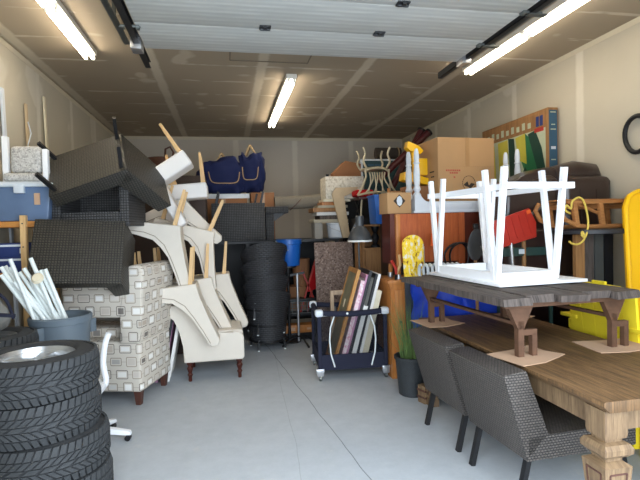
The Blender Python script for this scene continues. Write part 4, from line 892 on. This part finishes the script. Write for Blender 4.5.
# ------------------------------------------------------------------ DINING TABLE
TX0, TX1, TY0, TY1 = 1.665, 2.59, 1.88, 4.03
t = thing('dining_table', 'long weathered oak dining table with carved tapered legs at right', 'table', (0, 0, 0))
MB().prism([(TX0 + .03, .715), (TX1 - .03, .715), (TX1 - .012, .735), (TX1, .745), (TX1, .765), (TX1 - .01, .77), (TX0 + .01, .77), (TX0, .765), (TX0, .745), (TX0 + .012, .735)], TY0, TY1, b=.004).build('tabletop', M_['table_wood'], t)
MB().b2((TX0 + .07, TY0 + .07, .6), (TX0 + .1, TY1 - .07, .715)).b2((TX1 - .1, TY0 + .07, .6), (TX1 - .07, TY1 - .07, .715)).b2((TX0 + .1, TY0 + .07, .6), (TX1 - .1, TY0 + .1, .715)).b2((TX0 + .1, TY1 - .1, .6), (TX1 - .1, TY1 - .07, .715)).build('apron', M_['table_wood_u'], t)
def sqr(b, prof, cx, cy):                                      # square-section turned leg: (half width, z)
    vs = [(cx + i * h, cy + j * h, z) for h, z in prof for i, j in ((-1, -1), (1, -1), (1, 1), (-1, 1))]
    fs = [(3, 2, 1, 0)] + [(4 * k + i, 4 * k + (i + 1) % 4, 4 * k + 4 + (i + 1) % 4, 4 * k + 4 + i) for k in range(len(prof) - 1) for i in range(4)] + [tuple(4 * (len(prof) - 1) + i for i in range(4))]
    b.poly(vs, fs)
for cx in (TX0 + .085, TX1 - .085):
    for cy in (TY0 + .085, TY1 - .085):
        b = MB(); sqr(b, [(.04, .0), (.04, .06), (.032, .07), (.032, .085), (.048, .1), (.073, .43), (.075, .45), (.06, .46), (.045, .47), (.045, .485), (.06, .492), (.078, .51), (.08, .535), (.068, .555), (.045, .562), (.045, .575), (.058, .58), (.062, .6), (.062, .715)], cx, cy)
        l = b.build('leg', M_['table_wood_u'], t, ang=20)
        b = MB()
        for a in range(4):
            Mx = T(cx, cy, 0) @ RZ(a * PI / 2)
            for s in (-1, 1): b.bar((s * .026, -.05, .12), (s * .045, -.0715, .42), .008, .006, M=Mx)
            b.bar((-.026, -.05, .12), (.026, -.05, .12), .006, .008, M=Mx).bar((-.045, -.0715, .42), (.045, -.0715, .42), .006, .008, M=Mx)
        b.build('panel_moulding', M_['dark_leg'], l)
# grey wicker chairs tucked at the table
GC = 'grey wicker chairs at the dining table'
c0 = lounge('wicker_chair', 'grey wicker chair nearest the camera, tucked under the dining table', M_['grey_wicker'], M_['black_metal'], GC, T(1.585, 2.66, 0) @ RZ(.05), lean=.36, w=.6, d=.74, th=.14, hb=.37, legh=.27)
dup(c0, 'grey wicker chair farther along the dining table, by the plant pot', T(1.565, 3.34, 0) @ RZ(.05))
# cardboard pads + rustic bench on the table
RA = .06; MR = T(1.75, 2.65, .772) @ RZ(RA)
for i, (x, y, w, d_, a, lb) in enumerate(((.06, .02, .42, .3, .25, 'torn cardboard pad under the near left rusty leg'), (.76, .03, .46, .3, -.1, 'torn cardboard pad under the near right rusty leg'), (.05, 1.14, .36, .34, .1, 'cardboard pad under the far left rusty leg'), (.76, 1.14, .36, .3, .2, 'cardboard pad under the far right rusty leg'))):
    b = MB(); o_ = [(-w / 2, -d_ / 2), (-w * .1, -d_ / 2 - .02), (w * .3, -d_ / 2 + .01), (w / 2, -d_ / 2 + .03), (w / 2 - .03, 0), (w / 2, d_ / 2), (0, d_ / 2 - .02), (-w / 2 + .02, d_ / 2)]
    n = len(o_); b.poly([(u, v, 0) for u, v in o_] + [(u, v, .004) for u, v in o_], [tuple(range(n))[::-1], tuple(range(n, 2 * n))] + [(k, (k + 1) % n, (k + 1) % n + n, k + n) for k in range(n)])
    one(b, 'cardboard_pad', M_['card_pink'], lb, 'cardboard', M=MR @ T(x, y, -.001) @ RZ(a), group='cardboard pads under the rusty legs')
t = thing('rustic_bench', 'rustic low table of dark planks on rusty iron legs, set on the dining table', 'table', M=MR @ T(0, 0, .004)); ZT = .335
for k in range(5):
    x0 = -.2 + .2 * k; e = (.0, .05, -.02, .03, -.01)[k]; f_ = (0, .04, -.03, .02, .03)[k]
    b = MB().b2((x0, -.12 + e, ZT), (x0 + .194, 1.28 + f_, ZT + .045)); bmesh.ops.subdivide_edges(b.bm, edges=[q for q in b.bm.edges if abs(q.verts[0].co.y - q.verts[1].co.y) > .5], cuts=14)
    rr = random.Random(k)
    for v in b.bm.verts: v.co.x += rr.uniform(-.004, .004); v.co.z += rr.uniform(-.003, .003) + (.004 if k % 2 else 0)
    for v in b.bm.verts:
        if v.co.y < 0 or v.co.y > 1.2: v.co.y += rr.uniform(-.02, .02)
    b.build('plank', M_['old_plank'], t)
for y in (-.02, 1.16): MB().b2((-.12, y - .02, ZT - .03), (.74, y + .02, ZT)).build('cross_bar', M_['rust'], t)
MB().bar((.0, .0, .2), (.0, 1.14, .2), .04, .02).build('stretcher', M_['rust'], t); MB().bar((.7, .0, .2), (.7, 1.14, .2), .04, .02).build('stretcher', M_['rust'], t)
for x, s in ((0, 1), (.7, 1)):
    for y in (0, 1.14):
        l = MB().b2((x - .02, y - .02, 0), (x + .02, y + .02, .22)).prism([(x - .02, .17), (x + .02, .17), (x + .1, ZT), (x - .1, ZT)], y - .02, y + .02).build('leg', M_['rust'], t)
        MB().b2((x + .018, y - .018, .13), (x + .115, y + .018, .165)).b2((x + .08, y - .018, 0), (x + .115, y + .018, .135)).build('loop_foot', M_['rust'], l)
# white table upturned on the bench
MW = T(1.79, 2.92, .772 + .004 + ZT + .056) @ RZ(.07)
t = thing('side_table', 'glossy white table upturned with splayed legs on the rustic bench', 'table', M=MW); LH = .81
MB().b2((0, 0, 0), (.72, 1.0, .022), b=.004).build('tabletop', M_['white'], t)
ax0, ax1, ay0, ay1 = .05, .53, .1, .92
MB().b2((ax0, ay0 - .02, .022), (ax1, ay0 + .015, .085)).b2((ax0, ay1 - .015, .022), (ax1, ay1 + .02, .085)).b2((ax0 - .015, ay0, .022), (ax0 + .02, ay1, .085)).b2((ax1 - .02, ay0, .022), (ax1 + .015, ay1, .085)).build('apron', M_['white'], t)
for x in (ax0, ax1):
    for y, s in ((ay0, -1), (ay1, 1)):
        MB().bar((x, y, .03), (x, y + s * .1, LH), .036, .034).build('leg', M_['white'], t)
        MB().bar((x - .003, y - s * .02, .03), (x - .003, y - s * .12, LH), .034, .034).build('leg', M_['white'], t)
for x in (ax0, ax1): MB().bar((x + .028, ay0 - .13, LH - .13), (x + .028, ay1 + .13, LH - .13), .024, .042).build('rail', M_['white'], t)
for y in (ay0 - .12, ay1 + .12): MB().bar((ax0 - .03, y - .025, LH - .13), (ax1 + .035, y - .025, LH - .13), .024, .042).build('rail', M_['white'], t)
# ------------------------------------------------------------------ RIGHT WALL: leather, sled, yellow things
t = thing('leather_sofa', 'dark brown leather sofa on the floor beneath the leather recliner', 'sofa', (2.68, 4.22, 0))
MB().b2((.2, .05, .06), (.95, .85, .44), b=.05, seg=3).build('seat', M_['leather'], t); MB().b2((.2, .55, .44), (.95, .85, 1.03), b=.08, seg=3).build('backrest', M_['leather'], t)
for x in (0, .95): MB().b2((x, .02, .05), (x + .2, .85, 1.03), b=.07, seg=3).build('arm', M_['leather'], t)
t = thing('recliner', 'puffy brown leather recliner piled high against the right wall', 'armchair', (2.62, 4.18, 1.04))
MB().b2((.03, .0, .0), (.8, .6, .5), b=.07, seg=3).build('seat', M_['leather'], t)
MB().prism([(.0, .1), (.7, .1), (.72, 1.03), (.66, 1.12), (.5, 1.1), (.3, 1.02), (.1, .95), (.0, .86)], .12, .5, b=.09, seg=4).build('backrest', M_['leather'], t)
MB().prism([(.03, .4), (.6, .4), (.64, .98), (.55, 1.03), (.3, .95), (.05, .84)], .04, .2, b=.06, seg=3).build('back_cushion', M_['leather'], t)
MB().b2((.66, .0, .0), (1.23, .62, 1.02), b=.12, seg=4).build('arm', M_['leather'], t); MB().tube([(.66, .2, 1.02), (.9, .2, 1.05), (1.1, .2, 1.03), (1.18, .2, .95)], .11, 14, radii=[.1, .13, .13, .08]).build('arm_pad', M_['leather'], t)
for x in (.84, 1.02): MB().tube([(x, -.004, .08), (x, -.006, .5), (x, -.002, .86), (x, .06, .97)], .007, 6).build('seam', M_['brown_dark'], t)
# bar table and sled
t = thing('bar_table', 'tall round dark table holding up the wooden sled', 'table', (3.3, 3.88, 0))
MB().lathe([(0, 1.48), (.33, 1.48), (.34, 1.485), (.34, 1.515), (.33, 1.525), (0, 1.525)], 40).build('tabletop', M_['frame_black'], t)
for i, (x, m) in enumerate(((-.2, 'tan_wood'), (-.09, 'old_plank'), (.03, 'galv'), (.15, 'black_metal'))): MB().b2((x - .045, -.12 + .02 * i, 0), (x + .045, -.08 + .02 * i, 1.48)).build('leg', M_[m], t)
p = at(543, 205, Y=3.62)
t = thing('wooden_sled', 'bent ash wooden sled with yellow rope on the dark round table', 'sled', (2.93, 3.68, 1.526), .08)
for y in (0, .3):
    MB().tube([(-.06, y, .24), (-.1, y, .18), (-.05, y, .09), (.08, y, .035), (.2, y, .02), (.9, y, .02)], .02, 8).build('runner', M_['sled'], t)
    MB().bar((-.02, y, .235), (.9, y, .24), .03, .03, b=.006).build('side_rail', M_['sled'], t)
    for x in (.08, .36, .74): MB().bar((x, y, .02), (x - .03, y, .225), .045, .035, b=.006).build('upright', M_['sled'], t)
    MB().tube([(.1, y + .02, .22), (.2, y + .02, .19), (.33, y + .02, .14)], .015, 8).build('brace', M_['sled'], t)
for k in range(4): MB().b2((-.02, .01 + .075 * k, .253), (.9, .07 + .075 * k, .265), b=.003).build('seat_slat', M_['sled'], t)
for x in (.08, .36, .74): MB().bar((x - .02, 0, .2), (x - .02, .3, .2), .04, .04).build('cross_bar', M_['sled'], t)
MB().tube(cr([(-.02, -.03, .14), (-.07, -.03, .17), (-.06, -.035, .21), (-.02, -.04, .18), (-.01, -.045, .24), (.05, -.05, .275), (.1, -.05, .25), (.13, -.05, .18), (.15, -.05, .08), (.145, -.05, 0), (.11, -.055, -.07), (.07, -.06, -.045), (.09, -.05, -.02), (.1, -.06, -.08), (.04, -.06, -.125), (-.02, -.05, -.12), (-.05, -.05, -.1)]), .0085, 8).build('rope', M_['rope'], t)
# yellow wooden armchair and yellow toboggan
t = thing('garden_chair', 'bright yellow slatted wooden garden chair behind the dining table', 'chair', (2.93, 3.03, 0), PI / 2)
for s in (-1, 1):
    MB().b2((s * .33 - .05, -.2, 0), (s * .33 + .05, -.165, .84)).build('front_leg', M_['yellow'], t)
    MB().b2((s * .33 - .09, -.24, .84), (s * .33 + .09, .28, .865), b=.006).build('arm', M_['yellow'], t)
    MB().prism([(-.2, .28), (-.17, .4), (.28, .2), (.28, .05), (.2, .05)], -.012, .012, T(s * .28, 0, 0) @ RZ(PI / 2) @ T(0, 0, 0)).build('side_board', M_['yellow'], t)
    MB().b2((s * .33 - .03, .2, .0), (s * .33 + .03, .24, .84)).build('rear_leg', M_['yellow'], t)
for k in range(6): MB().b2((-.27, -.19 + .075 * k, .4 - .025 * k), (.27, -.125 + .075 * k, .42 - .025 * k)).build('seat_slat', M_['yellow'], t)
for k in range(5): MB().bar((-.24 + .12 * k, .2, .26), (-.26 + .13 * k, .28, 1.12 + .04 * (1 - abs(k - 2) / 2)), .122, .02, up=(0, 1, 0)).build('back_slat', M_['yellow'], t)
MB().b2((-.28, -.165, .3), (.28, -.14, .42)).build('front_rail', M_['yellow'], t); MB().b2((-.36, .22, .75), (.36, .25, .82)).build('back_rail', M_['yellow'], t)
M = T(3.6, 3.46, .004) @ RZ(-.05) @ RX(-.05)
t = thing('toboggan', 'amber yellow plastic toboggan standing upright at the right edge', 'sled', M=M)
MB().prism([(-.2, 0), (.2, 0), (.235, .1), (.24, 1.7), (.2, 1.8), (.12, 1.84), (-.12, 1.84), (-.2, 1.8), (-.24, 1.7), (-.235, .1)], 0, .03, b=.012, seg=3).build('hull', M_['amber'], t)
MB().tube([(-.2, -.01, .02), (-.235, -.02, .12), (-.238, -.02, 1.7), (-.2, -.02, 1.8), (-.12, -.02, 1.84), (.12, -.02, 1.84), (.2, -.02, 1.8), (.238, -.02, 1.7), (.235, -.02, .12), (.2, -.01, .02)], .02, 8).build('rim', M_['amber'], t)
p = at(637, 134, X=XR - .04)
t = thing('hose_loop', 'black hose loop hung on the right wall at the picture edge', 'hose', p)
MB().tube([(0, .14 * math.cos(a) * (1 + .1 * math.sin(a)), .17 * math.sin(a)) for a in [2 * PI * i / 30 for i in range(30)]], .022, 10, True).build('loop', M_['black_metal'], t); MB().cyl((.0, 0, .16), (.045, 0, .16), .012, n=8).build('hook', M_['galv'], t)
# shovels and poles behind the white table
p = at(513, 229, Y=4.02)
def turned(o, ang, lean=0.): return T(*o) @ RX(lean) @ RY(ang)
t = thing('snow_shovel', 'red snow shovel standing blade up behind the white table', 'shovel', M=T(2.62, 4.02, .004))
Mb = T(p.x - 2.62, 0, p.z) @ RY(-.3)
MB().prism([(-.2, -.13), (.2, -.15), (.24, -.02), (.21, .13), (-.2, .13)], -.012, .012, Mb, .006).build('blade', M_['red'], t)
b = MB()
for k in range(5): b.bar((-.14 + .075 * k, -.014, -.1), (-.14 + .075 * k, -.014, .11), .012, .008, M=Mb)
b.build('blade_rib', M_['red'], t)
MB().box((.19, -.016, .1), (.04, .01, .035), Mb).build('clip', M_['orange'], t); MB().bar((.2, 0, .06), (.34, 0, .1), .02, M=Mb).bar((-.2, 0, -.02), (-.36, 0, -.06), .02, M=Mb).build('wear_strip', M_['galv'], t)
e = Mb @ V((-.06, 0, -.12))
MB().cyl((.05, 0, 0), e, .014, n=12).build('shaft', M_['silver'], t)
p = at(477, 245, Y=4.08)
t = thing('spade', 'grey steel spade blade up left of the red snow shovel', 'shovel', M=T(p.x + .05, 4.1, .004))
MB().prism([(.085 * math.cos(a) * (1 if math.sin(a) < 0 else .95), .15 * math.sin(a)) for a in [2 * PI * i / 22 for i in range(22)]], -.006, .006, T(-.05, 0, p.z) @ RY(.12), .003).build('blade', M_['dark_metal'], t)
MB().cyl((-.02, .012, 0), (-.055, .012, p.z + .02), .015, n=10).build('shaft', M_['tan_wood'], t); MB().box((-.05, .0, p.z + .17), (.05, .03, .05), b=.01).build('step', M_['black_metal'], t)
p, q = at(525, 240, Y=4.1), at(524, 283, Y=4.1)
t = thing('tool_handle', 'round brown wooden handle standing behind the white table', 'handle', M=T(p.x, 4.12, .004)); MB().cyl((0, 0, 0), (0, 0, p.z), .02, n=12).build('shaft', M_['tan_wood'], t); MB().cyl((0, 0, p.z), (0, 0, p.z + .01), .018, n=12).build('end_cap', M_['dark_leg'], t)
p = at(455, 240, Y=4.2)
t = thing('marker_pole', 'slim pole with orange head between the spade and the white table', 'pole', M=T(p.x, 4.66, .0)); MB().cyl((0, 0, 0), (0, 0, p.z - .07), .01, n=8).build('shaft', M_['black_metal'], t); MB().lathe([(0, p.z - .07), (.04, p.z - .07), (.03, p.z + .06), (0, p.z + .07)], 14).build('head', M_['orange'], t)
p = at(515, 257, Y=4.16)
t = thing('level_bar', 'dark green bar laid on the sofa arms below the red shovel', 'bar', (2.5, 4.12, 0)); MB().b2((-.02, -.015, 1.28), (.6, .02, 1.36), b=.005).b2((.0, -.01, 0), (.03, .015, 1.28)).b2((.55, -.01, 0), (.58, .015, 1.28)).build('frame', M_['olive'], t); MB().b2((.22, -.019, 1.3), (.28, -.015, 1.345)).build('label_sticker', M_['lid'], t)
# tangle of black cable
p = at(465, 250, Y=4.6)
t = thing('cable_tangle', 'black cable loops hanging in front of the red brown sideboard', 'cable', (p.x, 4.72, 0)); rr = random.Random(3)
b = MB()
b.tube([(.14 * math.cos(a * 1.0) * (1 + .2 * math.sin(a * .37)), -.02 + .04 * math.sin(a * .61), 1.26 + .14 * math.sin(a)) for a in [i * .25 for i in range(90)]], .009, 6); b.build('cable', M_['black_metal'], t)
MB().b2((-.1, -.02, 1.036), (.1, .03, 1.12), b=.01).build('reel_foot', M_['black_metal'], t)
# printed flat box on cartons at the right wall
for i, (z0, z1, lb) in enumerate(((0, .92, 'plain carton on the floor under the printed flat box'), (.921, 1.82, 'plain carton stacked directly below the printed flat box'))):
    t = thing('carton', lb, 'box', (3.45, 5.3, z0)); MB().b2((0, 0, 0), (.38, .8, z1 - z0), b=.004).build('body', M_['card_dark'], t); MB().b2((-.002, .36, 0), (0, .44, z1 - z0)).build('tape', M_['tape'], t)
L_, H_ = 1.45, 1.1
t = thing('printed_box', 'long flat television carton with green and yellow picture, on the right wall', 'box', (3.7, 4.98, 1.826)); MB().b2((0, 0, 0), (.13, L_, H_), b=.004).build('carton', M_['tan_wood'], t)
def flat(pts, mat, nm, off): b = MB(); b.poly([(-off, y * L_, z * H_) for y, z in pts], [tuple(range(len(pts)))]); b.build(nm, M_[mat], t)
flat([(.03, .02), (.98, .02), (.98, .8), (.03, .8)], 'pale_print', 'picture_ground', .0015); flat([(.03, .8), (.98, .8), (.98, .97), (.03, .97)], 'tan_wood', 'title_band', .0015)
flat([(.06, .06), (.2, .06), (.36, .5), (.3, .8), (.12, .62)], 'leaf', 'picture_shape', .002); flat([(.02, .28), (.12, .3), (.26, .78), (.16, .8), (.08, .6)], 'dkgreen', 'picture_shape', .003)
flat([(.28, .45), (.4, .52), (.44, .78), (.3, .8)], 'lime', 'picture_shape', .003); flat([(.4, .1), (.52, .16), (.55, .8), (.46, .78)], 'dkgreen', 'picture_shape', .003)
flat([(.54, .2), (.7, .3), (.72, .78), (.56, .79)], 'lime', 'picture_shape', .002); flat([(.74, .1), (.97, .2), (.95, .7), (.78, .76)], 'lime', 'picture_shape', .003); flat([(.18, .15), (.3, .1), (.4, .3), (.3, .42)], 'dkgreen', 'picture_shape', .0025)
for y in (.06, .11): flat([(y, .83), (y + .04, .83), (y + .04, .94), (y, .94)], 'navy_box', 'badge', .003)
flat([(.05, .77), (.17, .77), (.17, .815), (.05, .815)], 'red', 'badge', .004)
b = MB()
for k in range(9): b.b2((-.003, L_ * (.22 + .08 * k), H_ * .84), (-.0015, L_ * (.22 + .08 * k) + .06, H_ * (.9 + .02 * (k % 2))))
b.build('printed_lettering', M_['pale_print'], t)
MB().b2((.012, -.0025, .02), (.118, 0, H_ - .03)).build('end_label', M_['tvblue'], t)
b = MB()
for z, w in ((.95, .07), (.82, .05), (.77, .07), (.45, .06), (.3, .07), (.28, .05), (.15, .06)): b.b2((.065 - w / 2, -.004, H_ * z - .006), (.065 + w / 2, -.0025, H_ * z + .006))
b.build('end_lettering', M_['pale_print'], t); MB().b2((.035, -.004, H_ * .56), (.095, -.0025, H_ * .59)).build('end_sticker', M_['lid'], t)
# ------------------------------------------------------------------ light, camera
w = bpy.data.worlds.new('overcast_sky'); bpy.context.scene.world = w; w.use_nodes = True
nt = w.node_tree; nt.nodes.clear(); o = nt.nodes.new('ShaderNodeOutputWorld'); b = nt.nodes.new('ShaderNodeBackground')
b.inputs[0].default_value = (.80, .90, 1.0, 1); b.inputs[1].default_value = 8.0; nt.links.new(b.outputs[0], o.inputs[0])
L = bpy.data.lights.new('opening_portal', 'AREA'); L.shape = 'RECTANGLE'; L.size = OX1 - OX0; L.size_y = OZ; L.cycles.is_portal = True
lo = bpy.data.objects.new('opening_portal', L); C.objects.link(lo); lo.location = ((OX0 + OX1) / 2, YF - .2, OZ / 2); lo.rotation_euler = (PI / 2, 0, 0)
cam = bpy.data.cameras.new('camera'); co = bpy.data.objects.new('camera', cam); C.objects.link(co)
cam.sensor_fit = 'HORIZONTAL'; cam.sensor_width = 36; cam.lens = 36 * FOC / 640; cam.clip_start = .05
def world_of(c): return V((V(c).dot(xc), V(c).dot(yc), V(c).dot(zc)))
R = Matrix((world_of((1, 0, 0)), world_of((0, 1, 0)), -world_of((0, 0, 1)))).transposed().to_4x4()
R.translation = (0, 0, EYE); co.matrix_world = R
sc = bpy.context.scene; sc.camera = co
sc.view_settings.view_transform = 'Standard'; sc.view_settings.look = 'None'; sc.view_settings.gamma = 1; sc.view_settings.use_curve_mapping = False
sc.view_settings.exposure = 0.0
